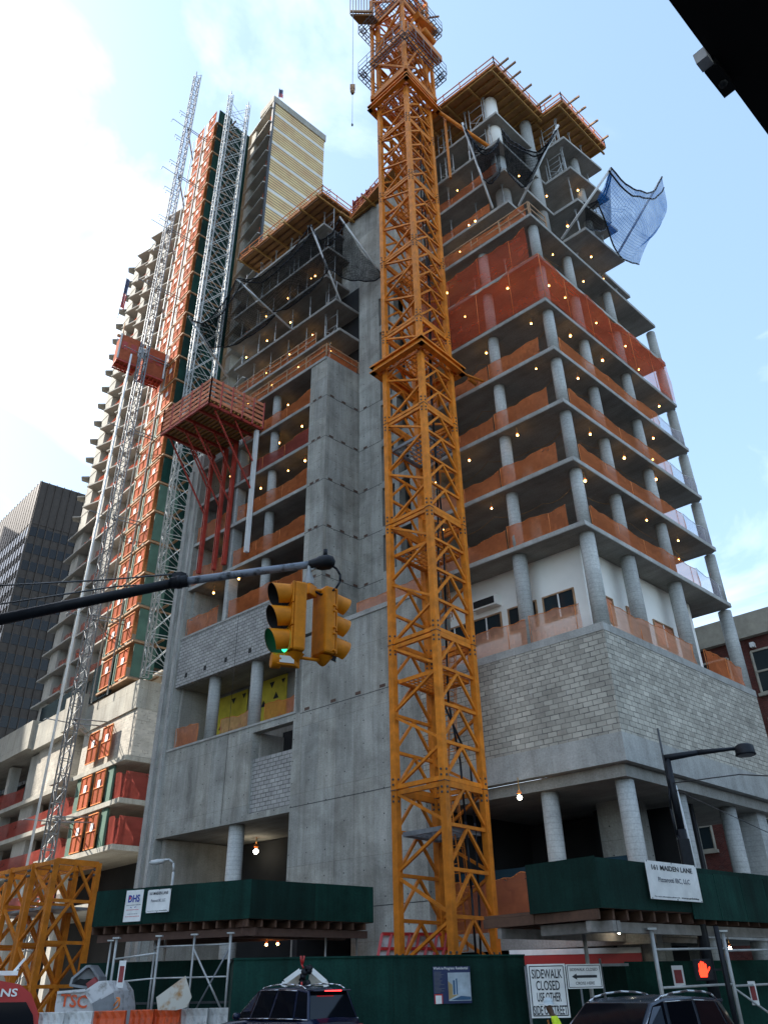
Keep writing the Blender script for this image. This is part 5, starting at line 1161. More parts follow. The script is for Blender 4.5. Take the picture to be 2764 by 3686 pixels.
for (a0_,s0_,a1_,h_,D__,mt_,lb__) in ((-16.95,.0035,-16.55,.85,33.9,'board_white','small white notice tied to the left scaffold posts'),(17.1,-.006,17.75,.55,27.4,'board_white','small red-centred notice on the dark fence above the station car'),(21.2,-.022,21.6,.6,29.0,'board_white','small white paper notice on the dark fence near the right edge')):
    t,O,ex,w,n_=board('notice_board',lb__,azs(a0_,s0_,D__),azs(a1_,s0_,D__),h_,mt_,'notice')
    m=MB(); m.obb(O+ex*w/2+Z*h_*.5,ex*w*.34,n_*.002,Z*h_*.3); m.build('print','sky_print' if mt_=='poster_blue' else 'red_form',t)
# ================================================================== OVERHEAD: girder above the camera
g0=Pz(2405,0,7.7); g1=Pz(2764,488,7.7); dg=(g1-g0); dg.z=0; dg.normalize(); ng=Vector((dg.y,-dg.x,0))
ov=T('overpass_girder','black underside edge of an elevated road crossing the upper right corner','girder',g0)
s0=g0-dg*30; s1_=g0+dg*40; s0.z=s1_.z=0
m=MB(); m.prism([s0,s1_,s1_+ng*.62,s0+ng*.62],7.7,7.76); m.prism([s0+ng*.28,s1_+ng*.28,s1_+ng*.33,s0+ng*.33],7.76,9.6); m.build('flange','girder',ov)
m=MB(); m.prism([s0+ng*.2,s1_+ng*.2,s1_+ng*22,s0+ng*22],9.6,9.9); m.build('deck','girder',ov)
bx=T('floodlight','small box lamp fixed to the edge of the black overhead girder','lamp',Pz(2560,235,7.9))
w0_=Pz(2520,200,7.8); w1_=Pz(2590,290,7.8); dd=(w1_-w0_); dd.z=0; m=MB(); m.prism([w0_-ng*.02,w1_-ng*.02,w1_+ng*.08,w0_+ng*.08],7.58,7.7); m.build('housing','lens_dark',bx)
m=MB(); m.prism([w0_-ng*.03-dg*.10,w0_-ng*.03-dg*.002,w0_+ng*.06-dg*.002,w0_+ng*.06-dg*.10],7.60,7.72); m.build('junction_box','board_white',bx); m=MB(); m.lathe(Vector((w0_.lerp(w1_,.6).x,w0_.lerp(w1_,.6).y,7.56))+ng*.03,[(.001,0),(.03,0),(.035,.03)],12); m.build('lens','steel_dark',bx)
# ================================================================== TRAFFIC SIGNAL
tE_=azs(-5.55,.523,9.5); tJ=azs(-16.5,.479,9.9); tM=azs(-28.5,.392,10.95); tP=tM+(tM-tJ)*.9
sa=T('signal_mast_arm','weathered black traffic signal arm reaching in from the left','signal arm',Vector((tP.x-.2,tP.y,0)))
m=MB(); m.tube(tP,tM,.080,14); m.tube(tM,tJ,.080,14,.066); m.build('arm_tube','black_paint',sa)
m=MB(); m.tube(tJ+(tJ-tE_).normalized()*.05,tE_,.056,14,.052); m.build('outer_arm','arm_paint',sa)
m=MB(); dj=(tE_-tJ).normalized(); m.tube(tJ-dj*.09,tJ+dj*.13,.084,14); m.tube(tJ-dj*.02,tJ+dj*.04,.094,14); m.obb(tJ+Z*.1,dj*.06,Vector((.03,.03,0)),Z*.04); m.build('clamp','black_paint',sa)
m=MB(); m.tube((tP.x,tP.y,0),(tP.x,tP.y,7.2),.11,14); m.build('pole','black_paint',sa)
m=MB(); m.lathe(tE_-dj*.12,[(.06,0),(.07,.04),(.08,.10),(.105,.16),(.105,.27),(.07,.34),(.01,.36)],16,dj); m.tube(tE_+dj*.1+Z*.1,tE_+dj*.1+Z*.2,.03,8); m.build('end_cap','black_paint',sa)
sp=[azs(-28.9,.4375,10.8),azs(-22,.4685,10.2),tJ+Z*.13]; m=MB(); m.path(sp,.012,5); m.path([azs(-28.6,.413,10.8),azs(-21,.462,10.2),tJ-Z*.02],.012,5); 
m.path([tM+(sp[0]-tM)*1+Vector((-3,0,-.1)),sp[0]],.012,5); m.build('guy_wire','steel_dark',sa)
def signal(name,label,P,azf,lit,face=True):
    # P: top centre; azf: azimuth the lenses look at
    t=T(name,label,'traffic signal',P); d=dirv(azf); x=Vector((d.y,-d.x,0)); S3=.315; hw=.17
    m=MB(); m.obb(P-Z*(S3*1.5),x*hw,d*.085,Z*S3*1.5); o=m.build('housing','signal_yellow',t,bevel=.03)
    m=MB()
    for i in range(3):
        for zz_ in (.04,S3-.04): m.tube(P-Z*(S3*i+zz_)+x*(hw-.01)+d*.05,P-Z*(S3*i+zz_)+x*(hw+.03)+d*.05,.018,8)
        m.obb(P-Z*(S3*i+S3/2)+d*.10,x*(hw-.006),d*.012,Z*(S3/2-.008))
    m.build('door','signal_yellow',t,bevel=.006)
    for i in range(3):
        c=P-Z*(S3*(i+.5))+d*.115; r=.150; n=20; m=MB(); i0=0
        # visor: tube open at the lower-front, cut on a slant
        def vis(u,v,k=1.0):
            an=R_(-62+304*u); w_=x*math.cos(an)*r*k+Z*math.sin(an)*r*k; L_=.27*(.50+.50*(math.sin(an)*.5+.5)**.8)
            return c+w_+(d*L_-Z*.03)*v
        m.grid(vis,24,2); v_=m.build('visor','signal_yellow',t)
        ms=MB(); ms.grid(lambda u,v:vis(u,v,.965),24,2); ms.build('visor_lining','dark_void',v_)
        l=MB(); l.lathe(c-d*.0,[(.142,0),(.13,.02),(.07,.04),(.001,.045)],18,d); l.build('lens','green_light' if (lit and i==2) else 'lens_dark',t)
    return t
# arm hanger between the two signal faces
hub=tE_+dj*.02
HB=azs(-6.25,.478,9.5)
hg=T('signal_hanger','grey and yellow hanger bracket holding the two traffic signals','bracket',HB)
m=MB(); m.tube(tE_-dj*.02+Z*(-.06),HB+Z*.30,.022,8); m.lathe(HB+Z*.10,[(.07,0),(.07,.08),(.045,.15),(.03,.2),(.03,.3)],12); m.build('knuckle','galv',hg)
m=MB(); m.box((HB.x,HB.y,HB.z),(.17,.17,.16),30); m.tube(HB+Vector((.05,.0,.02)),HB+Vector((.33,.1,.02)),.03,8); m.tube(HB+Vector((.2,.05,.02)),HB+Vector((.33,.1,.02)),.045,8); m.build('box','signal_yellow',hg,bevel=.02)
cp=[tE_+dj*.18-Z*.05,tE_+dj*.26-Z*.12,tE_+dj*.31-Z*.22,tE_+dj*.31-Z*.32,tE_+dj*.26-Z*.41,tE_+dj*.17-Z*.47,tE_+dj*.05-Z*.48,HB+Z*.06]
m=MB(); m.path(cp,.016,7); m.build('cable','black_paint',hg)
s1p=azs(-7.15,.486,9.3); s2p=azs(-4.95,.48,9.6)
signal('traffic_signal','yellow traffic signal showing green, left one of the pair on the black arm',s1p,-117,True)
signal('traffic_signal','yellow traffic signal seen from behind, right one of the pair on the black arm',s2p,51,False)
lb=T('signal_bottom_bracket','yellow lower brace joining the two traffic signals','bracket',azs(-6.3,.38,9.5))
a=s1p-Z*.98; b=s2p-Z*1.0; m=MB(); m.tube(a,b,.022,8); m.lathe(a,[(.001,-.1),(.05,-.07),(.13,.03)],8); m.lathe(b,[(.001,-.08),(.04,-.06),(.13,.04)],8); m.build('brace','signal_yellow',lb)
bc=azs(-8.3,.374,9.3); m=MB(); d=dirv(200); m.obb(bc+Vector((.12,0,0)),dirv(70)*.12,d*.06,Z*.075); m.tube(bc-dirv(70)*.10,bc+dirv(70)*.02,.10,12); m.tube(bc+dirv(70)*.2,a,.03,6); m.build('beacon_box','signal_yellow',lb,bevel=.02)
m=MB(); m.obb(bc+Vector((.13,0,0))+d*.064,dirv(70)*.09,d*.004,Z*.045); m.build('beacon_lens','board_white',lb)
# ================================================================== STREET LAMP RIGHT
sl=T('street_lamp','black street lamp with a long arm in front of the block wall at the right','street lamp',azp(19.25,28))
b0_=azp(19.25,28); top=azs(19.25,.226,28)
m=MB(); m.tube(b0_,b0_+Z*(5.8),.17,12,.15); m.tube(b0_+Z*5.8,top,.12,12,.11); m.build('pole','black_paint',sl)
tip_=azs(23.6,.229,28.6); m=MB(); m.tube(top-Vector((.1,0,0)),top.lerp(tip_,.45)+Z*.04,.115,10,.09); m.tube(top.lerp(tip_,.45)+Z*.04,tip_,.09,10,.055); m.build('arm','black_paint',sl)
m=MB(); c=azs(24.2,.2262,28.7); m.lathe(c-Z*.16,[(.001,.36),(.2,.34),(.30,.27),(.31,.05),(.33,.0),(.3,-.02),(.001,.02)],20); m.build('luminaire','black_paint',sl)
m=MB(); m.lathe(c-Z*.17,[(.001,-.02),(.26,-.005),(.28,.01)],20); m.build('lens','steel_grey',sl)
m=MB(); m.tube(top+Vector((-.12,-.02,-.9)),azs(19.05,.262,28),.035,8); m.tube(top-Z*.7+Vector((-.1,0,0)),top-Z*.4,.06,8); m.build('antenna','steel_dark',sl)
m=MB(); 
for zz_ in (.35,.5,.62): m.tube(top-Z*zz_,top-Z*(zz_-.05),.11,12)
m.build('band','chrome',sl)
m=MB(); m.path([top+Vector((-.1,0,-.8)),top+Vector((-.2,0,-1.6)),top+Vector((-.18,-.02,-2.4)),top+Vector((0,-.05,-2.8))],.035,6); m.box((b0_.x-.05,b0_.y-.15,5.1),(.32,.2,.8)); m.box((b0_.x-.12,b0_.y-.13,4.0),(.34,.2,.6)); m.build('control_box','black_paint',sl)
m=MB(); m.path([top-Z*.8,azs(23.5,.200,25),azs(28.6,.185,22),azs(34,.17,20)],.018,5); w1=m.build('overhead_cable','steel_dark'); tag(rebase(w1,top),'thin black cable running right from the street lamp','cable')
m=MB(); m.path([azs(19.4,.19,27.9),azs(24.5,.135,25),azs(29.5,.085,23)],.012,5); w1=m.build('overhead_cable','steel_dark'); tag(rebase(w1,top-Z*2),'second thin cable sagging lower to the right of the lamp','cable')
m=MB(); m.tube(azp(19.75,28.3,3.3),azp(19.45,28.3,7.2),.05,8); tag(rebase(m.build('conduit','white_paint'),azp(19.7,28.3)),'white pipe running up close beside the black lamp pole','pipe')
# small grey lamp left
c=azp(-14.35,38.5); st=T('street_lamp','small grey curved street lamp above the left shed signs','street lamp',c)
zt_=1.7+.129*38.5; m=MB(); m.tube(c,c+Z*(zt_-.5),.06,8); m.path([c+Z*(zt_-.5),c+Z*(zt_-.15)+Vector((-.05,0,0)),c+Z*zt_+Vector((-.25,0,0)),c+Z*(zt_-.02)+Vector((-.55,0,0))],.05,8); m.build('pole','galv',st)
m=MB(); m.lathe(c+Z*(zt_-.05)+Vector((-.45,0,0)),[(.001,0),(.09,.05),(.12,.3),(.10,.6),(.001,.7)],10,Vector((-1,0,-.12))); m.build('luminaire','galv',st)
# ================================================================== PEDESTRIAN SIGNAL
Pq=azs(18.75,.009,26.2); ps=T('pedestrian_signal','pedestrian signal showing a lit orange hand under the right shed','pedestrian signal',azp(19.6,26.2))
Pq=azs(18.9,.0095,26.2); x=dirv(108.9); f=dirv(198.9)
m=MB(); m.obb(Pq+f*-.12,x*.24,f*.1,Z*.26); m.build('housing','black_paint',ps,bevel=.02)
m=MB(); m.tube(azp(20.1,26.4),azp(20.1,26.4,3.0),.07,10); m.bar(Pq-f*.1+x*.2,azp(20.1,26.4,Pq.z),.05); m.build('pole','black_paint',ps)
def handmesh(O,ex,ey,s,n_):
    m=MB(); q=lambda u,v:O+ex*u*s+ey*v*s+n_*.01
    m.face([q(-.30,-.5),q(.22,-.5),q(.34,-.05),q(.30,.12),q(-.30,.12),q(-.36,-.1)])
    for u0,u1,v in ((-.30,-.16,.42),(-.145,.0,.56),(.015,.155,.52),(.17,.30,.38)): m.face([q(u0,.12),q(u1,.12),q(u1,v),q((u0+u1)/2,v+.06),q(u0,v)])
    m.face([q(.34,-.08),q(.24,-.3),q(.5,.02),q(.56,.2),q(.47,.22)]); return m
handmesh(Pq+f*.0,x*1.0,Z,.34,f).build('hand_symbol','hand_light',ps)
# loose work lights near the ground
for px,D,lab,bm in ((r9(1137,1303),36.5,'small orange work lamp under the left shed, left of a close pair','bulb_orange'),(r9(1185,1300),36.5,'small orange work lamp under the left shed, right of a close pair','bulb_orange'),(r9(1332,1273),36.6,'single orange work lamp under the right end of the left shed','bulb_orange'),
    (r6(637,1240),30.4,'orange work lamp just right of the crane foot','bulb_orange'),(r6(743,1248),30.4,'orange work lamp beside the round column under the right shed','bulb_orange'),(r6(1022,1250),29.5,'white work lamp under the right shed left of the scaffold frame','bulb_white'),(r6(1495,1318),32,'white work lamp right of the pedestrian signal','bulb_white')):
    P=Pd(px[0],px[1],D); o=dup(wl,P+Z*.1,lab,'work lamps near street level'); o.scale=(1.1,)*3
    for c in o.children:
        if c.name.startswith('bulb'): c.data=c.data.copy(); c.data.materials.clear(); c.data.materials.append(MT[bm])
# red grid formwork panel at the crane foot
gA=azp(-1.6,30.8); gB=azp(3.2,32.0); t=T('leaning_formwork','red steel grid formwork panel leaning at the crane foot behind the fence','formwork',gA)
dd=(gB-gA).normalized(); l=(gB-gA).length; m=MB()
for i in range(9): a=gA+dd*(l*i/8); m.bar(a+Z*1.0,a+Z*3.3+Vector((.5,.5,0)),.07,.1)
for i in range(6): zz_=1.0+.46*i; a=gA+Z*zz_+Vector((.5,.5,0))*(.2*i); m.bar(a,a+dd*l,.06,.1)
m.build('grid','red_paint',t); m=MB(); m.hexa([gA+Z*1+Vector((.05,.1,0)),gB+Z*1+Vector((.05,.1,0)),gB+Z*1+Vector((.1,.15,0)),gA+Z*1+Vector((.1,.15,0))],[gA+Z*3.3+Vector((.55,.6,0)),gB+Z*3.3+Vector((.55,.6,0)),gB+Z*3.3+Vector((.6,.65,0)),gA+Z*3.3+Vector((.6,.65,0))]); m.build('plate','bucket_white',t)
# ================================================================== BARRIERS
def barrier(P,Q,mat,label):
    d=(Q-P); l=d.length; d.normalize(); n2=Vector((-d.y,d.x,0)); t=T('water_barrier',label,'barrier',P,'plastic road barriers in front of the left scaffold'); z0=P.z
    prof=[(-.28,0),(-.28,.18),(-.16,.45),(-.09,.85),(-.09,1.06),(.09,1.06),(.09,.85),(.16,.45),(.28,.18),(.28,0)]
    m=MB(); m.v=[]; k_=len(prof); nseg=8
    for i in range(nseg+1):
        for (x_,z_) in prof:
            notch=.05 if (i%2 and .4<z_<.9) else 0
            m.v.append(P+d*(l*i/nseg*.985)+n2*(x_-math.copysign(notch,x_))+Z*z_)
    for i in range(nseg):
        for j in range(k_-1): m.f.append([i*k_+j,(i+1)*k_+j,(i+1)*k_+j+1,i*k_+j+1]); m.sm.append(False)
    m.f.append(list(range(k_))); m.f.append([nseg*k_+j for j in reversed(range(k_))]); m.sm+=[False,False]
    m.build('shell',mat,t,bevel=.02)
    m=MB()
    for i in range(2): c=P+d*(l*(.3+.4*i))-n2*.2+Z*.42; m.obb(c,d*.09,n2*.06,Z*.05)
    m.build('fork_slot','lens_dark',t)
for (x0,y0,x1,y1,mt,lab) in ((150,1095,305,1105,'barrier_orange','orange plastic barrier right beside the red vehicle'),(306,1103,500,1118,'barrier_white','white plastic barrier below the white bucket, left one of two'),(500,1118,708,1133,'barrier_white','white plastic barrier below the white bucket, right one of two'),(710,1138,950,1150,'barrier_orange','orange plastic barrier between the white ones and the gap'),(985,1128,1160,1140,'barrier_orange','orange plastic barrier just right of the gap'),(1160,1140,1355,1150,'barrier_orange','orange plastic barrier under the rusty board'),(1357,1150,1560,1168,'barrier_white','white plastic barrier right of the rusty board'),(1560,1168,1760,1185,'barrier_white','white plastic barrier partly behind the blue car')):
    z=1.21; P=Pd(*q1(x0,y0),31.0 if x0<900 else 31.4); Q=Pd(*q1(x1,y1),30.7 if x0<900 else 31.1); P.z=Q.z=.13; barrier(P,Q,mt,lab)
# ================================================================== concrete buckets, board, lifting bucket
P=Pd(*q1(420,1110),33.5); P.z=.1; bk=T('concrete_bucket','battered white concrete bucket lettered in red behind the barriers','bucket',P)
W_=lambda x,y,D=33.5: Pd(*q1(x,y),D)
f0=[W_(415,1130),W_(740,1170),W_(800,1140,34.3),W_(860,1120,35)]; 
m=MB()
a=[W_(405,1260),W_(410,1120),W_(430,1008),W_(640,990),W_(735,925),W_(800,920),W_(850,995),W_(865,1120),W_(860,1260)]
dv=Vector((.25,1.6,0))
bot=[p+Vector((0,0,0)) for p in a]; back=[p+dv for p in a]; n=len(a); i0=len(m.v); m.v+=bot+back; m.f.append(list(range(n))); m.f.append([n+j for j in reversed(range(n))]); m.sm+=[False,False]
for j in range(n): m.f.append([j,n+j,n+(j+1)%n,(j+1)%n]); m.sm.append(False)
m.build('body','bucket_white',bk,bevel=.02)
m=MB(); a=[W_(690,1090,33.3),W_(850,1000,33.4),W_(866,1110,33.4),W_(720,1240,33.3)]; m.face(a); m.build('side_plate','steel_grey',bk)
m=MB(); m.bar(W_(645,1015,33.42),W_(690,1090,33.35),.06); m.bar(W_(690,1090,33.35),W_(850,1000,33.4),.06); m.bar(W_(430,1010,33.42),W_(640,992,33.42),.08); m.build('rib','bucket_white',bk)
ex=(W_(700,1135)-W_(420,1115)); ex.z*=1; text('TSC',W_(445,1110,33.43),ex,Z,.36,'red_form' if 0 else 'barrier_orange',bk,.02,.9)
m=MB(); m.path([W_(850,1110,33.2),W_(895,1050,33.2),W_(870,1050,33.2)],.03,6); m.path([W_(850,1140,33.2),W_(890,1110,33.2),W_(895,1050,33.2)],.03,6); m.build('handle','rail_orange',bk)
P=W_(630,900,34.6); hp=T('tipping_hopper','dark open steel hopper tilted on top of the white bucket','hopper',P)
a=[W_(530,955,34.2),W_(545,905,34.2),W_(650,815,34.2),W_(680,812,34.2),W_(738,895,34.2),W_(738,985,34.2)]
m=MB()
for j in range(len(a)): p,q=a[j],a[(j+1)%len(a)]; m.obb((p+q)/2+Vector((0,.35,0)),(q-p)/2*1.04,Vector((0,.4,0)),((q-p).cross(Vector((0,1,0)))).normalized()*.04)
m.build('shell','steel_grey',hp); m=MB(); m.face([W_(560,1010,34.3),W_(545,950,34.3),W_(600,905,34.3),W_(735,930,34.3),W_(735,1010,34.3)]); m.build('mouth','dark_void',hp)
m=MB(); m.face([W_(548,908,34.45),W_(655,820,34.45),W_(735,900,34.45),W_(690,905,34.45),W_(600,915,34.45)]); m.build('back_plate','steel_grey',hp); m=MB(); m.obb(W_(705,955,34.1),Vector((.12,.05,.1)),Vector((0,.2,0)),Vector((-.1,0,.15))); m.build('hinge','red_form',hp)
m=MB(); a=[Pd(*q1(x,y),30.6) for x,y in ((1168,1045),(1385,885),(1432,1045),(1395,1120),(1315,1142),(1180,1140))]; nrm=Vector((.05,.6,.1)).normalized()*.03; i0=0; n=len(a); m.v+=a+[p+nrm for p in a]; m.f.append(list(range(n))); m.f.append([n+j for j in reversed(range(n))]); m.sm+=[False,False]
for j in range(n): m.f.append([j,n+j,n+(j+1)%n,(j+1)%n]); m.sm.append(False)
tag(rebase(m.build('steel_sheet','board_rusty'),a[5]),'cream board with rust stains tilted above the orange barrier','board')
V_=lambda x,y,D=26.6: Pd(*q2(x,y),D)
lb_=T('lifting_bucket','triangular pale steel lifting bucket top behind the blue car','bucket',V_(820,960))
m=MB(); 
for seg in (((665,965),(675,930)),((675,930),(790,845)),((860,828),(975,930)),((975,930),(982,965))):
    p,q=V_(*seg[0]),V_(*seg[1]); m.bar(p,q,.13,.13); m.bar(p+Vector((0,.5,0)),q+Vector((0,.5,0)),.1,.1)
m.build('rim','board_white',lb_)
m=MB(); m.face([V_(680,960,26.8),V_(680,935,26.8),V_(790,850,26.8),V_(800,960,26.8)]); m.face([V_(850,960,26.8),V_(860,832,26.8),V_(970,932,26.8),V_(975,960,26.8)]); m.build('plate','board_rusty',lb_)
m=MB(); 
for i in range(9): c=V_(random.uniform(785,850),random.uniform(830,945),26.55); m.tube(c,c+Vector((random.uniform(-.15,.15),.05,random.uniform(-.2,.2))),.09,6)
m.build('chain','black_paint',lb_); m=MB(); m.path([V_(795,735,26.6),V_(800,800,26.6),V_(815,830,26.6)],.03,6); m.path([V_(820,735,26.6),V_(808,800,26.6)],.03,6); m.path([V_(800,930,26.4),V_(800,975,26.4)],.03,6); m.build('strap','red_paint',lb_)
# ================================================================== WORKER
def skinfig(P,face_az,label):
    t=T('person',label,'person',P); f=dirv(face_az); s=Vector((f.y,-f.x,0))   # s = right hand side
    J={}
    def a(n,x,y,z,r): J[n]=(P+s*x+f*y+Z*z,r)
    a('pel',0,0,.92,.15);a('wst',0,.03,1.08,.14);a('chest',0,.10,1.30,.165);a('nk0',0,.16,1.45,.07);a('nk',0,.20,1.52,.06);a('hd',0,.235,1.60,.085);a('hd2',0,.25,1.68,.09)
    E=[('pel','wst'),('wst','chest'),('chest','nk0'),('nk0','nk'),('nk','hd'),('hd','hd2')]
    for q,sg in (('l',-1),('r',1)):
        a(q+'sh',sg*.19,.13,1.40,.07);a(q+'el',sg*.24,.10,1.13,.05);a(q+'wr',sg*.22,.30,.98,.035);a(q+'hn',sg*.21,.37,.96,.035)
        a(q+'hp',sg*.10,0,.86,.10);a(q+'kn',sg*.11,.08*sg,.48,.065);a(q+'an',sg*.11,-.02+.12*sg,.10,.045);a(q+'ft',sg*.12,.12+.12*sg,.05,.04)
        E+=[('chest',q+'sh'),(q+'sh',q+'el'),(q+'el',q+'wr'),(q+'wr',q+'hn'),('pel',q+'hp'),(q+'hp',q+'kn'),(q+'kn',q+'an'),(q+'an',q+'ft')]
        for k_ in range(4): a(q+'f%d'%k_,sg*(.185+.018*k_),.42,.94-.004*k_,.009); a(q+'g%d'%k_,sg*(.185+.018*k_),.445,.915,.008); E+=[(q+'hn',q+'f%d'%k_),(q+'f%d'%k_,q+'g%d'%k_)]
        a(q+'t',sg*.165,.39,.955,.010); E.append((q+'hn',q+'t'))
    ks=list(J); me=bpy.data.meshes.new('body'); me.from_pydata([J[k_][0]-P for k_ in ks],[(ks.index(a_),ks.index(b_)) for a_,b_ in E],[]); o=bpy.data.objects.new('body',me); COL.objects.link(o)
    md=o.modifiers.new('skin','SKIN'); sv_=me.skin_vertices[0].data
    for i,k_ in enumerate(ks): sv_[i].radius=(J[k_][1],J[k_][1]); sv_[i].use_root=(k_=='pel')
    sb=o.modifiers.new('sub','SUBSURF'); sb.levels=sb.render_levels=2
    bpy.context.view_layer.update(); dg_=bpy.context.evaluated_depsgraph_get(); m2=bpy.data.meshes.new_from_object(o.evaluated_get(dg_)); bpy.data.objects.remove(o)
    m2.materials.clear(); 
    for nm in ('skin','safety_yellow','jeans'): m2.materials.append(MT[nm])
    for p in m2.polygons:
        z=p.center.z; p.use_smooth=True; d2=p.center; p.material_index=2 if z<.93 and abs(d2.dot(s))<.2 and d2.dot(f)<.28 else (1 if z<1.46 and not (z<1.02 and d2.dot(f)>.26) else 0)
    bo=bpy.data.objects.new('body',m2); COL.objects.link(bo); bo.parent=t
    hc_=J['hd2'][0]; m=MB(); m.lathe(hc_+Z*.015,[(.155,0),(.15,.01),(.125,.02),(.122,.06),(.10,.11),(.05,.14),(.001,.145)],16); m.obb(hc_+f*.16+Z*.015,s*.08,f*.06,Z*.006); m.build('hard_hat','helmet',t)
    m=MB(); 
    for sg in (-1,1): m.bar(P+s*sg*.11+f*.225+Z*1.0,P+s*sg*.12+f*.30+Z*1.38,.05,.01,up=f)
    m.obb(P+f*.02+Z*1.12,s*.16,f*.165,Z*.03); m.build('reflective_strip','rail_orange',t)
    m=MB(); m.obb(hc_+f*.095-Z*.055,s*.012,f*.018,Z*.02)
    for sg in (-1,1): m.sphere(hc_+f*.082+s*sg*.032-Z*.02,.012,6); m.obb(hc_+s*sg*.092-Z*.04,s*.008,f*.018,Z*.03)
    m.obb(hc_+f*.085-Z*.095,s*.025,f*.006,Z*.006); m.build('face','skin',t)
    return t
wp=azs(10.15,0,22.5); skinfig(Vector((wp.x,wp.y,-.42)),285,'construction worker in a grey hard hat and yellow safety vest before the big sign')
# ================================================================== VEHICLES
def car(name,label,P,fwd,L_,Wd,H_,paint,kind):
    t=T(name,label,'car',P); f=fwd.normalized(); s=Vector((f.y,-f.x,0)); z0=P.z
    # stations from rear (0) to front (L): (x, belt z, half width, hood/roof z for lower body)
    q=lambda x,y,z: Vector((P.x,P.y,z0))+f*(x-L_/2)+s*y+Z*z
    hw=Wd/2; bz=H_*.60
    st=[(0,.42,.90,bz-.12,.86),(.08,.30,.95,bz-.02,.93),(.5,.26,1,bz,.97),(L_*.3,.24,1,bz,.98),(L_*.55,.24,1,bz-.02,.98),(L_*.68,.24,1,bz-.06,.97),(L_*.80,.25,.99,bz-.10,.92),(L_*.93,.28,.96,bz-.2,.84),(L_-.06,.34,.90,bz-.33,.78),(L_,.42,.80,bz-.45,.72)]
    m=MB(); rings=[]
    for (x,zb_,wb,zt_,wt) in st:
        ring=[(-hw*wb*.9,zb_),(-hw*wb,zb_+.12),(-hw*wb,(zb_+zt_)/2),(-hw*wt*.99,zt_-.12),(-hw*wt*.93,zt_-.015),(-hw*wt*.6,zt_+.03),(0,zt_+.045),(hw*wt*.6,zt_+.03),(hw*wt*.93,zt_-.015),(hw*wt*.99,zt_-.12),(hw*wb,(zb_+zt_)/2),(hw*wb,zb_+.12),(hw*wb*.9,zb_)]
        rings.append([q(x,y,z) for y,z in ring])
    n=len(rings[0]); 
    for r_ in rings: m.v+=r_
    for i in range(len(rings)-1):
        for j in range(n-1): m.f.append([i*n+j,i*n+j+1,(i+1)*n+j+1,(i+1)*n+j]); m.sm.append(True)
        m.f.append([i*n+n-1,i*n,(i+1)*n,(i+1)*n+n-1]); m.sm.append(False)
    m.f.append(list(range(n))); m.f.append([(len(rings)-1)*n+j for j in reversed(range(n))]); m.sm+=[False,False]
    body=m.build('body',paint,t)
    # greenhouse: belt outline and roof outline
    xr,xf=.08,L_*.70; rr,rf=.30,L_*.52
    G=[ # (x,y,z) belt → (x,y,z) roof
      ((xr,.84*hw,bz-.02),(rr,.67*hw,H_-.08)),((.55,.94*hw,bz),(rr+.35,.75*hw,H_-.03)),((L_*.33,.95*hw,bz),(L_*.30,.77*hw,H_)),((L_*.52,.93*hw,bz-.01),(rf-.2,.74*hw,H_-.01)),((xf,.80*hw,bz-.03),(rf+.05,.66*hw,H_-.06))]
    m=MB(); lo=[q(*a) for a,b in G]+[q(a[0],-a[1],a[2]) for a,b in reversed(G)]; up=[q(*b) for a,b in G]+[q(b[0],-b[1],b[2]) for a,b in reversed(G)]; n=len(lo)
    m.v=lo+up; 
    for j in range(n): m.f.append([j,(j+1)%n,n+(j+1)%n,n+j]); m.sm.append(False)
    # crowned roof
    ci=len(m.v); m.v.append(q((rr+rf)/2,0,H_+.035)); 
    for j in range(n): m.f.append([n+j,n+(j+1)%n,ci]); m.sm.append(True)
    cab=m.build('cabin',paint,t,bevel=.03)
    def pane(A_,B_,C_,D_,ins=.07,lab='side_window',off=.012,i2=None):
        ins=ins*.8; c=(A_+B_+C_+D_)/4; nrm=(B_-A_).cross(D_-A_).normalized(); cen=q(L_/2,0,bz+.3)
        if nrm.dot(c-cen)<0: nrm=-nrm
        m=MB(); m.face([p+(c-p).normalized()*ins+nrm*off for p in (A_,B_,C_,D_)]); return m.build(lab,'car_glass',t)
    for sg in (1,-1):
        g=[(q(a[0],sg*a[1],a[2]),q(b[0],sg*b[1],b[2])) for a,b in G]
        for i in range(4): pane(g[i][0],g[i+1][0],g[i+1][1],g[i][1],.075)
        # brighter trim line
        m=MB(); m.path([p[0]+Z*.01+s*sg*.012 for p in g],.012,5); m.path([p[1]-Z*.045+s*sg*.02 for p in g[1:]]+[g[4][0]+s*sg*.012],.011,5); m.build('window_trim','chrome',t)
        # roof rail
        m=MB(); rp=[q(rr+.12,sg*.66*hw,H_-.04),q(rr+.28,sg*.67*hw,H_+.03),q(rr+.6,sg*.68*hw,H_+.065),q((rr+rf)/2,sg*.68*hw,H_+.08),q(rf-.6,sg*.68*hw,H_+.055),q(rf-.25,sg*.67*hw,H_+.01),q(rf-.08,sg*.66*hw,H_-.05)]; m.path(rp,.018,7); m.build('roof_rail','chrome' ,t)
        m=MB(); m.lathe(q(L_*.62,sg*(hw*1.03),bz+.05),[(.001,-.11),(.08,-.09),(.09,.05),(.001,.1)],10,s); m.build('mirror',paint,t)
        for xx in (L_*.18,L_*.82):
            w=MB(); w.tube(q(xx,sg*(hw-.24),.36),q(xx,sg*(hw+.01),.36),.36,24); o=w.build('wheel','rubber',t); w=MB(); w.tube(q(xx,sg*(hw+.005),.36),q(xx,sg*(hw+.02),.36),.22,16); w.build('rim','chrome',o)
        for xx in (L_*.28,L_*.47): m=MB(); m.tube(q(xx,sg*(hw*1.0),bz-.14),q(xx+.16,sg*(hw*1.0),bz-.14),.018,6); m.build('door_handle','chrome',t)
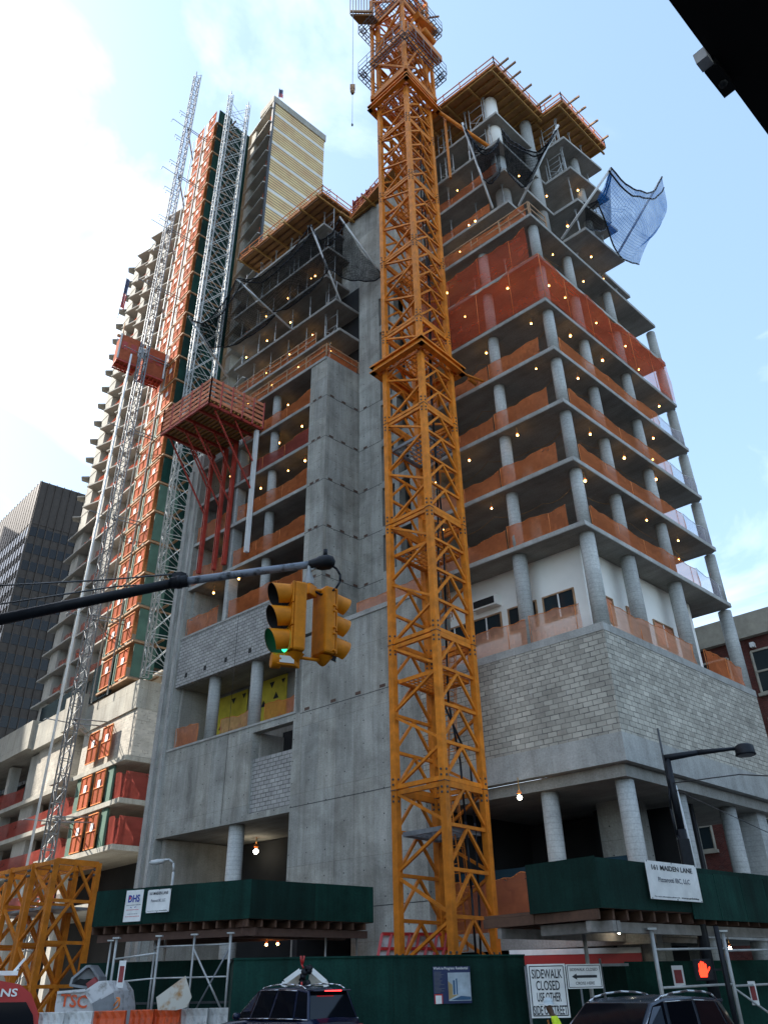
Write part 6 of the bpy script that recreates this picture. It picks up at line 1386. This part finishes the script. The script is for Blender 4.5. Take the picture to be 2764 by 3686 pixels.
        m=MB(); m.obb(q(.05,sg*hw*.78,bz-.22),f*.05,s*.16,Z*.08); m.build('tail_light','red_paint',t)
    rg=[q(xr,.84*hw,bz-.02),q(xr,-.84*hw,bz-.02),q(rr,-.67*hw,H_-.08),q(rr,.67*hw,H_-.08)]; pane(*rg,.08,'rear_window')
    fg=[q(xf,.80*hw,bz-.03),q(xf,-.80*hw,bz-.03),q(rf+.05,-.66*hw,H_-.06),q(rf+.05,.66*hw,H_-.06)]; pane(*fg,.06,'windshield')
    m=MB(); m.obb(q(rr-.04,0,H_-.075),f*.13,s*(.64*hw),Z*.02); m.build('spoiler',paint,t,bevel=.01)
    m=MB()
    for i in range(14): m.obb(q(rr-.195,-.26+.04*i,H_-.085),f*.006,s*.012,Z*.012)
    m.build('brake_light','brake_light' if kind==1 else 'red_form',t)
    if kind==1:
        text('ML 350',q(-.005,-.70,bz-.24),s,Z,.05,'chrome',t,.0,.25); m=MB(); m.lathe(q(.02,0,bz-.2),[(.06,-.01),(.066,0),(.06,.01),(.054,0),(.06,-.01)],16,f); [m.bar(q(.01,0,bz-.2),q(.01,.055*math.sin(a_),bz-.2+.055*math.cos(a_)),.008) for a_ in (0,2.094,4.189)]; m.build('emblem','chrome',t); text('4MATIC',q(-.005,.50,bz-.24),s,Z,.04,'chrome',t,.0,.22)
    return t
# dark blue suv, rear towards the camera
rc_=azs(-3.6,0,23.6); car('suv','dark blue SUV with its brake light on in front of the green fence',Vector((rc_.x,rc_.y,0))+dirv(-43)*2.4,dirv(-43),4.8,1.95,1.72,'car_blue',1)
fc=azs(13.9,0,15.4); car('suv','dark grey station car with silver roof rails at the bottom right',Vector((fc.x,fc.y,-.02)),-dR,4.7,1.86,1.50,'car_grey',0)
# red vehicle lower left
vt=T('fire_vehicle','red and dark cab of an emergency vehicle cut off at the lower left corner','vehicle',azp(-31,20))
vf=dirv(157); vs=dirv(67); vo=azp(-22.0,19.5)     # vf towards the street, vs to the right of the picture
q=lambda x,y,z:vo+vs*x+vf*y+Z*z
prof=[(0.0,.5),(.38,.5),(.40,1.0),(.30,1.40),(.12,1.70),(-.12,1.86),(-.5,1.93),(-2.2,1.95),(-2.2,.5)]
n=len(prof); m=MB(); m.v=[q(x,.0,z) for x,z in prof]+[q(x*.96,-4.5,z) for x,z in prof]; m.f=[list(range(n)),[n+j for j in reversed(range(n))]]; m.sm=[False,False]
for j in range(n): m.f.append([j,(j+1)%n,n+(j+1)%n,n+j]); m.sm.append(False)
m.build('body','red_paint',vt)
m=MB(); m.face([q(-2.1,.03,.6),q(.30,.03,.6),q(.32,.03,1.0),q(.22,.03,1.34),q(.05,.03,1.56),q(-2.1,.03,1.58)]); m.build('windshield','car_glass',vt)
text('ONS',q(-.66,.04,1.66),vs,Z,.13,'board_white',vt,.02,.52)
m=MB(); m.obb(q(-.75,-.4,2.06),vs*.55,vf*.2,Z*.04); m.bar(q(-.3,-.4,2.06),q(-.12,-.4,2.32),.05); m.obb(q(-.8,-.4,2.0),vs*.1,vf*.1,Z*.1); m.build('roof_rack','board_white',vt)
m=MB(); m.obb(q(-.15,.06,.75),vs*.14,vf*.03,Z*.1); m.build('headlight','barrier_orange',vt)
